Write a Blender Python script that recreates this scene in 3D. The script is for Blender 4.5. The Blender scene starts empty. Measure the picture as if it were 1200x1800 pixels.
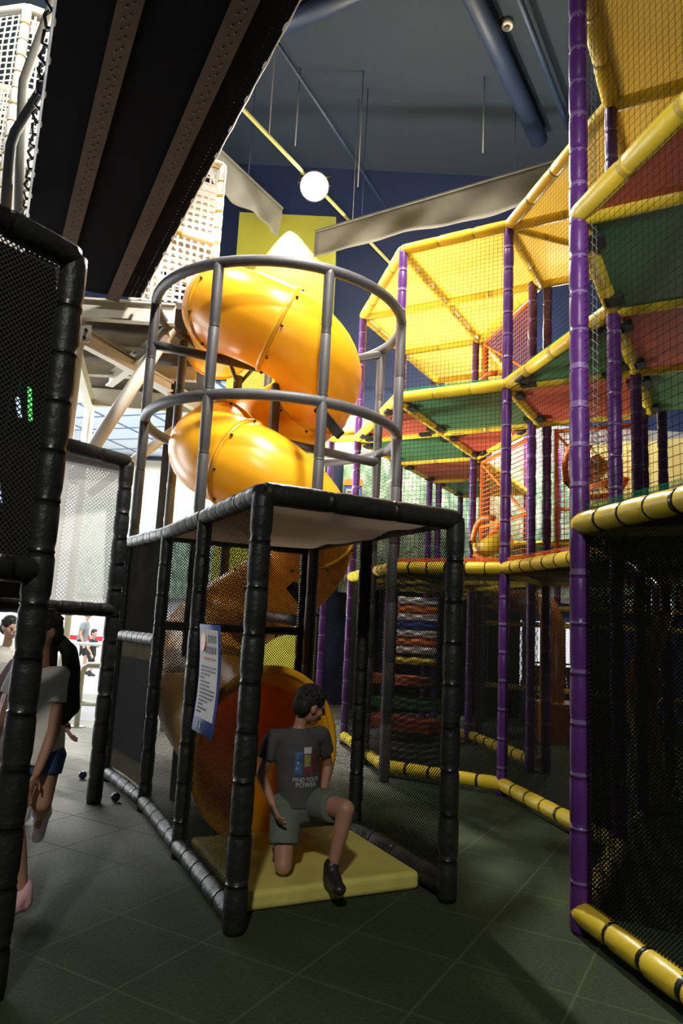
import bpy, bmesh, math, random
from mathutils import Vector, Matrix, Quaternion
random.seed(7)
scn = bpy.context.scene
col = scn.collection
V = Vector
PI = math.pi

# ------------------------------------------------------------------ camera
F_PX, ROLL, PITCH, CAM_H = 1240.0, 0.050, math.atan(197/1240.0), 1.5
cp, sp = math.cos(PITCH), math.sin(PITCH)
fw = V((0, cp, sp)); u0 = V((0, -sp, cp)); r0 = V((1, 0, 0))
R_ = math.cos(ROLL)*r0 + math.sin(ROLL)*u0
U_ = -math.sin(ROLL)*r0 + math.cos(ROLL)*u0
cam = bpy.data.cameras.new('camera'); cam_o = bpy.data.objects.new('camera', cam); col.objects.link(cam_o)
m = Matrix((R_, U_, -fw)).transposed().to_4x4(); m.translation = V((0, 0, CAM_H))
cam_o.matrix_world = m
cam.sensor_fit = 'VERTICAL'; cam.sensor_height = 36.0; cam.lens = F_PX/1800*36.0
cam.clip_start = 0.05; cam.clip_end = 200
scn.camera = cam_o

# ------------------------------------------------------------------ world, exposure
scn.view_settings.view_transform = 'Standard'
scn.view_settings.look = 'None'
scn.view_settings.exposure = 0.0
scn.view_settings.gamma = 1.0
scn.view_settings.use_curve_mapping = False
w = bpy.data.worlds.new('hall_ambient'); scn.world = w; w.use_nodes = True
bg = w.node_tree.nodes['Background']; bg.inputs[0].default_value = (0.80, 0.86, 1.0, 1); bg.inputs[1].default_value = 0.055
try:
    scn.cycles.transparent_max_bounces = 24
    scn.cycles.max_bounces = 7
    scn.cycles.diffuse_bounces = 3
    scn.cycles.glossy_bounces = 3
    scn.cycles.sample_clamp_indirect = 6.0
except Exception:
    pass

# ------------------------------------------------------------------ lamps of the hall and added fill lights
def spot(name, loc, to, power, angle, size=0.15, blend=0.4, color=(1, 0.96, 0.88)):
    l = bpy.data.lights.new(name, 'SPOT'); o = bpy.data.objects.new(name, l); col.objects.link(o)
    l.energy = power; l.spot_size = math.radians(angle); l.spot_blend = blend; l.shadow_soft_size = size; l.color = color
    o.location = loc; o.rotation_euler = (V(to)-V(loc)).to_track_quat('-Z', 'Y').to_euler()
    return o
def point(name, loc, power, size=0.2, color=(1, 0.96, 0.88)):
    l = bpy.data.lights.new(name, 'POINT'); o = bpy.data.objects.new(name, l); col.objects.link(o)
    l.energy = power; l.shadow_soft_size = size; l.color = color; o.location = loc
    return o
def area(name, loc, to, power, sx, sy, color=(1, 1, 1)):
    l = bpy.data.lights.new(name, 'AREA'); o = bpy.data.objects.new(name, l); col.objects.link(o)
    l.energy = power; l.shape = 'RECTANGLE'; l.size = sx; l.size_y = sy; l.color = color
    o.location = loc; o.rotation_euler = (V(to)-V(loc)).to_track_quat('-Z', 'Y').to_euler()
    return o
LAMP = V((-0.70, 10.40, 8.47))
spot('flood_beam', (-0.68, 10.18, 8.36), (0.0, 3.0, 0.5), 3000, 130, 0.16, 0.3)
spot('column_washer', (-1.17, 11.47, 8.46), (-1.06, 11.62, 6.5), 700, 72, 0.02, 0.03, (1, 0.97, 0.85))
spot('slide_flood', (0.9, 4.0, 9.6), (-0.8, 7.4, 4.2), 4300, 52, 0.25, 0.7)
spot('slide_front_fill', (0.3, 0.6, 8.4), (-0.8, 7.4, 3.9), 1700, 30, 0.25, 0.7)  # unseen fill light, added to brighten the front of the slide
spot('playframe_flood', (-2.6, 7.2, 10.2), (1.7, 7.6, 4.2), 2100, 58, 0.25, 0.6)
point('courtyard_lamp', (1.85, 10.75, 6.08), 700, 0.18)
point('courtyard_flood', (3.7, 11.2, 5.0), 380, 0.2)
area('mural_fill', (1.6, 12.2, 5.6), (1.8, 13.5, 3.4), 130, 3.6, 0.3, (0.97, 1.0, 0.95))  # area fill added to lift the dim mural, no fixture
spot('deck_fill_front', (0.6, -4.0, 2.0), (0.95, 8.0, 4.2), 2600, 19, 0.4, 0.7)  # invented light from behind the camera, lifts the deck undersides
point('inner_fill', (4.4, 8.0, 1.9), 22, 0.1)  # added point light inside the frame, brightens its far right
spot('roller_fill', (1.25, 9.9, 1.95), (1.2, 11.45, 1.5), 45, 50, 0.1)  # unseen spot put in to brighten the stacked rollers
spot('tower_flood', (-1.2, 5.2, 10.4), (-2.9, 8.2, 6.0), 900, 50, 0.2, 0.6)
spot('net_tower_flood', (-3.0, 4.6, 10.4), (-4.6, 8.2, 7.6), 1300, 46, 0.2, 0.6)
spot('rear_fill', (-0.6, -5.0, 7.0), (0.5, 4.6, 0.7), 1550, 56, 0.25, 0.6)  # unseen light added behind the camera for the slide exit and mat
area('lobby_panel_light', (-5.2, 17.2, 5.85), (-5.2, 17.2, 0), 1500, 7.0, 4.5, (0.95, 0.98, 1.0))
area('entrance_panel_light', (-4.6, 11.4, 5.6), (-3.2, 8.0, 0), 620, 3.0, 2.2, (0.95, 0.98, 1.0))
area('entrance_daylight', (-9.5, 11.5, 3.0), (1.0, 8.0, 3.5), 1000, 6.0, 5.0, (0.95, 0.98, 1.0))
spot('deck_fill_left', (-4.6, 10.6, 0.9), (1.9, 8.0, 4.3), 5200, 46, 0.5, 0.8, (1.0, 0.98, 0.94))  # invented upward light on the lobby side for the deck undersides

# ------------------------------------------------------------------ material helpers
def newmat(name):
    mt = bpy.data.materials.new(name); mt.use_nodes = True
    nt = mt.node_tree; b = nt.nodes['Principled BSDF']
    return mt, nt, b
def mk(name, c, rough=0.5, var=0.12, vscale=6.0, bump=0.0, bscale=40.0, metal=0.0, spec=0.5, coat=0.0, stretch=None):
    mt, nt, b = newmat(name)
    N, L = nt.nodes, nt.links
    tc = N.new('ShaderNodeTexCoord'); src = tc.outputs['Object']
    if stretch:
        mp = N.new('ShaderNodeMapping'); mp.inputs['Scale'].default_value = stretch; L.new(src, mp.inputs[0]); src = mp.outputs[0]
    nz = N.new('ShaderNodeTexNoise'); nz.inputs['Scale'].default_value = vscale; nz.inputs['Detail'].default_value = 5; L.new(src, nz.inputs['Vector'])
    rp = N.new('ShaderNodeValToRGB')
    rp.color_ramp.elements[0].position = 0.3; rp.color_ramp.elements[1].position = 0.75
    rp.color_ramp.elements[0].color = tuple(max(0, v*(1-var)) for v in c)+(1,)
    rp.color_ramp.elements[1].color = tuple(min(1, v*(1+var)) for v in c)+(1,)
    L.new(nz.outputs['Fac'], rp.inputs[0]); L.new(rp.outputs[0], b.inputs['Base Color'])
    b.inputs['Roughness'].default_value = rough; b.inputs['Metallic'].default_value = metal
    b.inputs['Specular IOR Level'].default_value = spec
    b.inputs['Coat Weight'].default_value = coat
    if bump > 0:
        n2 = N.new('ShaderNodeTexNoise'); n2.inputs['Scale'].default_value = bscale; n2.inputs['Detail'].default_value = 3; L.new(src, n2.inputs['Vector'])
        bp = N.new('ShaderNodeBump'); bp.inputs['Strength'].default_value = bump; bp.inputs['Distance'].default_value = 0.02
        L.new(n2.outputs['Fac'], bp.inputs['Height']); L.new(bp.outputs[0], b.inputs['Normal'])
    return mt
def math_node(nt, op, a, b=None, c=None):
    n = nt.nodes.new('ShaderNodeMath'); n.operation = op
    for i, v in enumerate((a, b, c)):
        if v is None: continue
        if isinstance(v, (int, float)): n.inputs[i].default_value = v
        else: nt.links.new(v, n.inputs[i])
    return n.outputs[0]
def netmat(name, c, cell, strand, diamond=False, rough=0.6, knot=0.0, aspect=1.0, wob=0.0, trans=0.0):
    """cord netting: strands of width `strand` every `cell` metres, open between them"""
    mt, nt, b = newmat(name); N, L = nt.nodes, nt.links
    uv = N.new('ShaderNodeTexCoord').outputs['UV']
    if wob:
        nz = N.new('ShaderNodeTexNoise'); nz.inputs['Scale'].default_value = 1.2/cell/6; L.new(uv, nz.inputs['Vector'])
        mx = N.new('ShaderNodeMix'); mx.data_type = 'VECTOR'
        vm = N.new('ShaderNodeVectorMath'); vm.operation = 'SCALE'; vm.inputs['Scale'].default_value = wob*cell; L.new(nz.outputs['Color'], vm.inputs[0])
        va = N.new('ShaderNodeVectorMath'); va.operation = 'ADD'; L.new(uv, va.inputs[0]); L.new(vm.outputs[0], va.inputs[1]); uv = va.outputs[0]
    if diamond:
        mp = N.new('ShaderNodeMapping'); mp.inputs['Rotation'].default_value = (0, 0, PI/4); L.new(uv, mp.inputs[0]); uv = mp.outputs[0]
    sx = N.new('ShaderNodeSeparateXYZ'); L.new(uv, sx.inputs[0])
    fac = None
    for k, ax in ((cell, 'X'), (cell*aspect, 'Y')):
        f = math_node(nt, 'FRACT', math_node(nt, 'DIVIDE', sx.outputs[ax], k))
        d = math_node(nt, 'ABSOLUTE', math_node(nt, 'SUBTRACT', f, 0.5))
        s = math_node(nt, 'LESS_THAN', d, strand/k/2)
        fac = s if fac is None else math_node(nt, 'MAXIMUM', fac, s)
    b.inputs['Base Color'].default_value = (*c, 1); b.inputs['Roughness'].default_value = rough
    tr = N.new('ShaderNodeBsdfTransparent'); mix = N.new('ShaderNodeMixShader')
    df = N.new('ShaderNodeBsdfDiffuse'); df.inputs[0].default_value = (*c, 1); body = df.outputs[0]
    if trans:
        tl = N.new('ShaderNodeBsdfTranslucent'); tl.inputs[0].default_value = (*c, 1); m3 = N.new('ShaderNodeMixShader'); m3.inputs[0].default_value = trans
        L.new(body, m3.inputs[1]); L.new(tl.outputs[0], m3.inputs[2]); body = m3.outputs[0]
    L.new(fac, mix.inputs[0]); L.new(tr.outputs[0], mix.inputs[1]); L.new(body, mix.inputs[2])
    L.new(mix.outputs[0], N['Material Output'].inputs['Surface'])
    return mt
def translucent(name, c, var=0.08, amt=0.55, vscale=3.0):
    mt = mk(name, c, 0.45, var, vscale, 0.12, 8.0); nt = mt.node_tree; N, L = nt.nodes, nt.links
    b = N['Principled BSDF']; t = N.new('ShaderNodeBsdfTranslucent'); t.inputs[0].default_value = (*c, 1)
    mix = N.new('ShaderNodeMixShader'); mix.inputs[0].default_value = amt
    L.new(b.outputs[0], mix.inputs[1]); L.new(t.outputs[0], mix.inputs[2]); L.new(mix.outputs[0], N['Material Output'].inputs['Surface'])
    return mt
def emis(name, c, s):
    mt, nt, b = newmat(name); b.inputs['Base Color'].default_value = (*c, 1)
    b.inputs['Emission Color'].default_value = (*c, 1); b.inputs['Emission Strength'].default_value = s
    return mt
def lin(*rgb):
    return tuple(((v/255)/12.92 if v/255 <= 0.04045 else ((v/255+0.055)/1.055)**2.4) for v in rgb)

M = {}
M['pad_black'] = mk('black padded vinyl', (0.017, 0.018, 0.018), 0.46, 0.25, 9, 0.35, 26, spec=0.32)
M['tie_black'] = mk('black cable tie', (0.010, 0.010, 0.010), 0.3, 0.1)
M['pad_grey'] = mk('grey ring rail vinyl', (0.072, 0.070, 0.073), 0.5, 0.12, 7, 0.10, 30)
M['tie_grey'] = mk('dark grey seam', (0.05, 0.05, 0.05), 0.5)
M['pad_purple'] = mk('purple padded vinyl', (0.098, 0.026, 0.175), 0.34, 0.10, 8, 0.10, 22)
M['tie_purple'] = mk('purple cable tie', (0.20, 0.12, 0.30), 0.35)
M['tie_dark'] = mk('dark violet tie', (0.02, 0.01, 0.035), 0.35)
M['pad_yellow'] = mk('yellow padded vinyl', (0.78, 0.57, 0.035), 0.38, 0.06, 6, 0.14, 20)
M['tie_yellow'] = mk('yellow seam tape', (0.52, 0.36, 0.03), 0.5)
M['deck_green'] = mk('green deck vinyl', (0.058, 0.185, 0.075), 0.5, 0.10, 3, 0.05, 12)
M['deck_red'] = mk('red deck vinyl', (0.54, 0.105, 0.055), 0.5, 0.10, 3, 0.05, 12)
M['deck_brown'] = mk('bare plywood deck', (0.10, 0.07, 0.04), 0.7, 0.2, 5)
M['strap'] = mk('black deck strap', (0.02, 0.022, 0.018), 0.6)
M['roof_yellow'] = translucent('yellow translucent roof sheet', (0.90, 0.72, 0.27))
M['slide'] = mk('glossy yellow orange slide plastic', (0.95, 0.46, 0.016), 0.30, 0.04, 3, 0.0)
_nt = M['slide'].node_tree; _t = _nt.nodes.new('ShaderNodeBsdfTranslucent'); _t.inputs[0].default_value = (1.0, 0.40, 0.010, 1); _m = _nt.nodes.new('ShaderNodeMixShader'); _m.inputs[0].default_value = 0.12
_nt.links.new(_nt.nodes['Principled BSDF'].outputs[0], _m.inputs[1]); _nt.links.new(_t.outputs[0], _m.inputs[2]); _nt.links.new(_m.outputs[0], _nt.nodes['Material Output'].inputs['Surface'])
M['slide_seam'] = mk('slide flange seam', (0.42, 0.17, 0.012), 0.4)
M['bolt'] = mk('dark bolt', (0.06, 0.035, 0.02), 0.4)
M['net_black'] = netmat('black square cord net', (0.016, 0.018, 0.014), 0.047, 0.0034)
M['net_dense'] = netmat('dense black mesh', (0.014, 0.016, 0.013), 0.016, 0.0064, True)
M['net_facade'] = netmat('fine black facade mesh', (0.014, 0.015, 0.012), 0.016, 0.0056, True)
M['net_dark'] = netmat('heavy black mesh', (0.012, 0.013, 0.010), 0.016, 0.0056, True)
M['net_frame'] = netmat('black woven mesh', (0.045, 0.045, 0.040), 0.017, 0.0060, True)
M['net_white'] = netmat('white rope net', (0.82, 0.79, 0.72), 0.085, 0.026, False, 0.7, wob=0.5)
M['net_cloth'] = netmat('pale lit mesh cloth', (0.72, 0.71, 0.68), 0.024, 0.0155, True, 0.7, trans=0.30)
M['net_bridge'] = netmat('black bridge netting', (0.014, 0.014, 0.016), 0.05, 0.046, False)
M['net_orange'] = netmat('orange gate net', (0.75, 0.20, 0.03), 0.062, 0.008)
M['edge_green'] = netmat('green edge lacing', (0.02, 0.24, 0.11), 0.022, 0.012)
M['edge_orange'] = netmat('orange edge lacing', (0.72, 0.14, 0.03), 0.022, 0.012)
M['white_steel'] = mk('cream painted steel', (0.70, 0.67, 0.58), 0.4, 0.08, 4)
M['white_pad'] = mk('white padding', (0.83, 0.80, 0.74), 0.5, 0.06, 5, 0.15, 18)
M['bronze'] = mk('brown flat steel bar', (0.115, 0.085, 0.066), 1.0, 0.1, 4, spec=0.0)
M['rivet'] = mk('pale rivet', (0.25, 0.22, 0.20), 0.7, spec=0.1)
M['soffit'] = mk('dark brown grating', (0.075, 0.050, 0.035), 0.7, 0.3, 9)
M['canopy'] = translucent('off white canopy cloth', (0.60, 0.48, 0.37), 0.2, 0.08, 2.0)
M['mat_yellow'] = mk('yellow landing mat vinyl', (0.62, 0.56, 0.14), 0.5, 0.14, 4, 0.3, 9)
M['mat_blue_dark'] = mk('black mat underside', (0.02, 0.02, 0.02), 0.7)
M['panel_dark'] = mk('charcoal vinyl panel', (0.040, 0.040, 0.040), 0.8, 0.1, 3, 0.15, 6, spec=0.0)
M['panel_edge'] = mk('worn beige panel border', (0.10, 0.088, 0.06), 0.85, 0.25, 5, spec=0.0)
M['navy'] = mk('navy painted wall', (0.020, 0.034, 0.105), 0.75, 0.12, 1.2)
M['navy_ceiling'] = mk('dark blue grey ceiling', (0.016, 0.028, 0.047), 0.8, 0.10, 0.8)
M['navy_pipe'] = mk('navy pipe', (0.026, 0.042, 0.09), 0.5, 0.1, 2)
M['lime'] = mk('lime painted column', (0.56, 0.57, 0.075), 0.7, 0.05, 1.5)
M['valance'] = mk('grey fabric valance', (0.20, 0.195, 0.17), 0.85, 0.14, 2.5, 0.1, 6)
M['pipe_yellow'] = mk('yellow conduit', (0.52, 0.46, 0.16), 0.5)
M['wire'] = mk('grey hanging wire', (0.30, 0.29, 0.26), 0.5)
M['lamp_body'] = mk('lamp housing', (0.10, 0.10, 0.11), 0.4)
M['lamp_lens'] = emis('lit lamp lens', (1, 0.97, 0.90), 160)
M['detector'] = mk('ivory plastic', (0.74, 0.68, 0.52), 0.4)
M['beige'] = mk('beige wall', (0.66, 0.60, 0.47), 0.8, 0.05, 1)
M['white_wall'] = mk('white wall', (0.82, 0.81, 0.79), 0.8, 0.03, 1)
M['door_grey'] = mk('grey door', (0.36, 0.36, 0.36), 0.5)
M['steel'] = mk('brushed steel rail', (0.62, 0.66, 0.70), 0.35, 0.08, 6, metal=0.3)
M['brass_rail'] = mk('dull cream rail', (0.42, 0.40, 0.30), 0.4, 0.1, 5)
M['belt_red'] = mk('red belt', (0.72, 0.03, 0.04), 0.5)
M['orange_pad'] = mk('orange padded vinyl', (0.80, 0.20, 0.025), 0.4, 0.08, 6, 0.1, 20)
M['blue_pad'] = mk('blue padded vinyl', (0.025, 0.05, 0.30), 0.4)
M['white_vinyl'] = mk('white vinyl', (0.80, 0.80, 0.80), 0.45)
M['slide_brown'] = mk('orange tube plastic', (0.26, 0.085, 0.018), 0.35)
M['rattan'] = mk('woven rattan', (0.20, 0.14, 0.07), 0.6, 0.3, 60)
M['wood_dark'] = mk('dark chair frame', (0.07, 0.05, 0.04), 0.5)
M['hold_red'] = mk('red climbing hold', (0.70, 0.10, 0.07), 0.45)
M['hold_tan'] = mk('tan climbing hold', (0.34, 0.24, 0.14), 0.5)
M['pole_black'] = mk('black painted board', (0.022, 0.024, 0.026), 0.5, 0.5, 4)
M['pole_green'] = mk('green board edge', (0.20, 0.34, 0.04), 0.5)
M['skin'] = mk('skin', (0.40, 0.205, 0.125), 0.5, 0.06, 8)
M['skin_pale'] = mk('paler skin', (0.52, 0.31, 0.22), 0.5, 0.06, 8)
M['hair'] = mk('black hair', (0.010, 0.009, 0.008), 0.7, 0.3, 40, 0.5, 60, stretch=(1, 1, 0.25))
M['eye'] = mk('dark eye', (0.02, 0.015, 0.012), 0.2)
M['tee_charcoal'] = mk('charcoal cotton', (0.060, 0.060, 0.064), 0.85, 0.15, 10, 0.2, 16)
M['shorts_green'] = mk('sage green cotton', (0.115, 0.135, 0.105), 0.85, 0.15, 8, 0.25, 14)
M['tee_white'] = mk('white cotton', (0.66, 0.64, 0.58), 0.85, 0.07, 8, 0.25, 12)
M['denim'] = mk('blue denim', (0.045, 0.085, 0.19), 0.85, 0.2, 30)
M['tee_pink'] = mk('pale pink cotton', (0.72, 0.50, 0.52), 0.85, 0.2, 6, 0.2, 12)
M['tee_grey'] = mk('grey cotton', (0.22, 0.23, 0.24), 0.85, 0.1, 8)
M['black_cloth'] = mk('black cotton', (0.016, 0.016, 0.018), 0.85)
M['shoe_black'] = mk('black shoe', (0.018, 0.016, 0.016), 0.4)
M['sock_white'] = mk('white sock', (0.74, 0.72, 0.76), 0.8)
M['sock_pink'] = mk('pink sock', (0.70, 0.40, 0.43), 0.8)
M['ball_navy'] = mk('navy plastic ball', (0.012, 0.022, 0.055), 0.3)
M['ball_blue'] = mk('pale blue plastic ball', (0.30, 0.45, 0.70), 0.3)
M['ball_green'] = mk('green plastic ball', (0.05, 0.35, 0.08), 0.3)
M['ball_clear'] = mk('grey plastic ball', (0.4, 0.42, 0.40), 0.25)
M['sign_white'] = mk('white sign sheet', (0.42, 0.41, 0.39), 0.6, 0.05, 5)
M['sign_blue'] = mk('blue sign border', (0.045, 0.09, 0.33), 0.5)
M['sign_orange'] = mk('orange sign badge', (0.85, 0.27, 0.04), 0.5)
M['ink'] = mk('dark ink', (0.05, 0.05, 0.075), 0.6)
M['ink_red'] = mk('red ink', (0.55, 0.12, 0.08), 0.6)
M['print_white'] = mk('white shirt print', (0.45, 0.45, 0.45), 0.7)
M['print_blue'] = mk('blue shirt print', (0.05, 0.11, 0.25), 0.7, 0.6, 30)
M['print_yellow'] = mk('yellow shirt print', (0.30, 0.24, 0.06), 0.7, 0.6, 30)
M['print_red'] = mk('red shirt print', (0.13, 0.02, 0.025), 0.7, 0.5, 30)

# rubber tile floor (seams follow the play frame axes)
def floormat():
    mt, nt, b = newmat('green rubber tiles'); N, L = nt.nodes, nt.links
    tc = N.new('ShaderNodeTexCoord')
    mp = N.new('ShaderNodeMapping'); mp.vector_type = 'TEXTURE'
    mp.inputs['Location'].default_value = (0.63, 3.52, 0); mp.inputs['Rotation'].default_value = (0, 0, math.radians(-29.5))
    mp.inputs['Scale'].default_value = (0.53, 0.53, 1)
    L.new(tc.outputs['Object'], mp.inputs[0])
    sx = N.new('ShaderNodeSeparateXYZ'); L.new(mp.outputs[0], sx.inputs[0])
    nz = N.new('ShaderNodeTexNoise'); nz.inputs['Scale'].default_value = 60; nz.inputs['Detail'].default_value = 6; L.new(tc.outputs['Object'], nz.inputs['Vector'])
    n2 = N.new('ShaderNodeTexNoise'); n2.inputs['Scale'].default_value = 1.3; n2.inputs['Detail'].default_value = 4; L.new(tc.outputs['Object'], n2.inputs['Vector'])
    ds = []
    for ax in ('X', 'Y'):
        f = math_node(nt, 'FRACT', sx.outputs[ax])
        ds.append(math_node(nt, 'MINIMUM', f, math_node(nt, 'SUBTRACT', 1.0, f)))
    d = math_node(nt, 'MINIMUM', ds[0], ds[1])
    dn = math_node(nt, 'ADD', d, math_node(nt, 'MULTIPLY', math_node(nt, 'SUBTRACT', nz.outputs['Fac'], 0.5), 0.03))
    seam = math_node(nt, 'LESS_THAN', dn, 0.011)
    # base: speckled green-grey, blending to grey entrance tiles, lightened for the light there
    rp = N.new('ShaderNodeValToRGB'); L.new(nz.outputs['Fac'], rp.inputs[0])
    rp.color_ramp.elements[0].position = 0.35; rp.color_ramp.elements[1].position = 0.7
    rp.color_ramp.elements[0].color = (0.040, 0.057, 0.027, 1); rp.color_ramp.elements[1].color = (0.062, 0.083, 0.042, 1)
    rg = N.new('ShaderNodeValToRGB'); L.new(nz.outputs['Fac'], rg.inputs[0])
    rg.color_ramp.elements[0].position = 0.35; rg.color_ramp.elements[1].position = 0.7
    rg.color_ramp.elements[0].color = (0.20, 0.20, 0.175, 1); rg.color_ramp.elements[1].color = (0.31, 0.31, 0.28, 1)
    sy = N.new('ShaderNodeSeparateXYZ'); L.new(tc.outputs['Object'], sy.inputs[0])
    g = math_node(nt, 'SUBTRACT', math_node(nt, 'MULTIPLY', sy.outputs['Y'], 0.55), sy.outputs['X'])
    mr = N.new('ShaderNodeMapRange'); mr.inputs['From Min'].default_value = 3.1; mr.inputs['From Max'].default_value = 4.6; L.new(g, mr.inputs['Value'])
    mx = N.new('ShaderNodeMixRGB'); L.new(mr.outputs[0], mx.inputs[0]); L.new(rp.outputs[0], mx.inputs[1]); L.new(rg.outputs[0], mx.inputs[2])
    wm = N.new('ShaderNodeMixRGB'); wm.blend_type = 'MULTIPLY'; wm.inputs[0].default_value = 0.5
    L.new(mx.outputs[0], wm.inputs[1]); L.new(n2.outputs['Fac'], wm.inputs[2])
    sm = N.new('ShaderNodeMixRGB'); L.new(math_node(nt, 'MULTIPLY', seam, 0.7), sm.inputs[0]); L.new(wm.outputs[0], sm.inputs[1])
    sc = N.new('ShaderNodeMixRGB'); L.new(mr.outputs[0], sc.inputs[0]); sc.inputs[1].default_value = (0.082, 0.096, 0.052, 1); sc.inputs[2].default_value = (0.025, 0.025, 0.02, 1)
    L.new(sc.outputs[0], sm.inputs[2]); L.new(sm.outputs[0], b.inputs['Base Color'])
    b.inputs['Roughness'].default_value = 0.9; b.inputs['Specular IOR Level'].default_value = 0.15
    bp = N.new('ShaderNodeBump'); bp.inputs['Strength'].default_value = 0.35; bp.inputs['Distance'].default_value = 0.006
    L.new(nz.outputs['Fac'], bp.inputs['Height']); L.new(bp.outputs[0], b.inputs['Normal'])
    return mt
M['floor'] = floormat()
def gridmat(name, c1, c2, sx_, sy_, wl, rot=0):
    mt, nt, b = newmat(name); N, L = nt.nodes, nt.links
    tc = N.new('ShaderNodeTexCoord'); mp = N.new('ShaderNodeMapping'); mp.inputs['Rotation'].default_value = (0, 0, rot); L.new(tc.outputs['Object'], mp.inputs[0])
    br = N.new('ShaderNodeTexBrick'); br.offset = 0; br.inputs['Scale'].default_value = 1
    br.inputs['Brick Width'].default_value = sx_; br.inputs['Row Height'].default_value = sy_; br.inputs['Mortar Size'].default_value = wl
    br.inputs['Color1'].default_value = (*c1, 1); br.inputs['Color2'].default_value = tuple(v*0.92 for v in c1)+(1,); br.inputs['Mortar'].default_value = (*c2, 1)
    L.new(mp.outputs[0], br.inputs['Vector']); L.new(br.outputs['Color'], b.inputs['Base Color']); b.inputs['Roughness'].default_value = 0.6
    return mt
M['lobby_floor'] = gridmat('pale lobby paving', (0.46, 0.46, 0.47), (0.26, 0.26, 0.27), 0.9, 0.9, 0.02)
M['asphalt'] = mk('grey threshold strip', (0.13, 0.13, 0.14), 0.8, 0.15, 8)
M['lobby_ceiling'] = gridmat('pale blue ceiling panels', (0.62, 0.68, 0.80), (0.07, 0.12, 0.30), 1.3, 1.0, 0.05, 0.3)
def muralmat():
    mt, nt, b = newmat('faded foliage mural'); N, L = nt.nodes, nt.links
    tc = N.new('ShaderNodeTexCoord'); mp = N.new('ShaderNodeMapping'); mp.inputs['Scale'].default_value = (3.2, 1, 2.0); L.new(tc.outputs['Object'], mp.inputs[0])
    nz = N.new('ShaderNodeTexNoise'); nz.inputs['Scale'].default_value = 2.2; nz.inputs['Detail'].default_value = 7; nz.inputs['Distortion'].default_value = 0.7; L.new(mp.outputs[0], nz.inputs['Vector'])
    rp = N.new('ShaderNodeValToRGB'); L.new(nz.outputs['Fac'], rp.inputs[0]); cr = rp.color_ramp
    cr.elements[0].position = 0.30; cr.elements[0].color = (0.12, 0.20, 0.14, 1); cr.elements[1].position = 0.72; cr.elements[1].color = (0.62, 0.68, 0.58, 1)
    e = cr.elements.new(0.5); e.color = (0.27, 0.40, 0.27, 1)
    L.new(rp.outputs[0], b.inputs['Base Color']); b.inputs['Roughness'].default_value = 0.7
    return mt
M['mural'] = muralmat()
M['cloth_dark'] = mk('dark brown cloth', (0.020, 0.018, 0.014), 0.8, 0.2, 5, spec=0.0)
M['black_matte'] = mk('matte black sheeting', (0.006, 0.006, 0.007), 0.9, 0.2, 5, spec=0.0)

# ------------------------------------------------------------------ object helpers
def link(name, me, mats, parent=None):
    o = bpy.data.objects.new(name, me); col.objects.link(o)
    for mt in (mats if isinstance(mats, (list, tuple)) else [mats]):
        o.data.materials.append(M[mt] if isinstance(mt, str) else mt)
    if parent is not None:
        o.parent = parent
        o.matrix_parent_inverse = Matrix.Translation(-parent.location) if parent.rotation_euler[2] == 0 else parent.matrix_basis.inverted()
    return o
def thing(name, label, cat, loc=(0, 0, 0), group=None):
    o = bpy.data.objects.new(name, None); o.empty_display_size = 0.1; col.objects.link(o); o.location = loc
    tag(o, label, cat, group); return o
def tag(o, label, cat, group=None):
    o['label'] = label; o['category'] = cat
    if group: o['group'] = group
    return o
def struct(o):
    o['kind'] = 'structure'; return o

def frame_of(d):
    d = V(d).normalized()
    a = V((0, 0, 1)) if abs(d.z) < 0.95 else V((1, 0, 0))
    x = a.cross(d).normalized(); y = d.cross(x).normalized()
    return x, y, d

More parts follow.
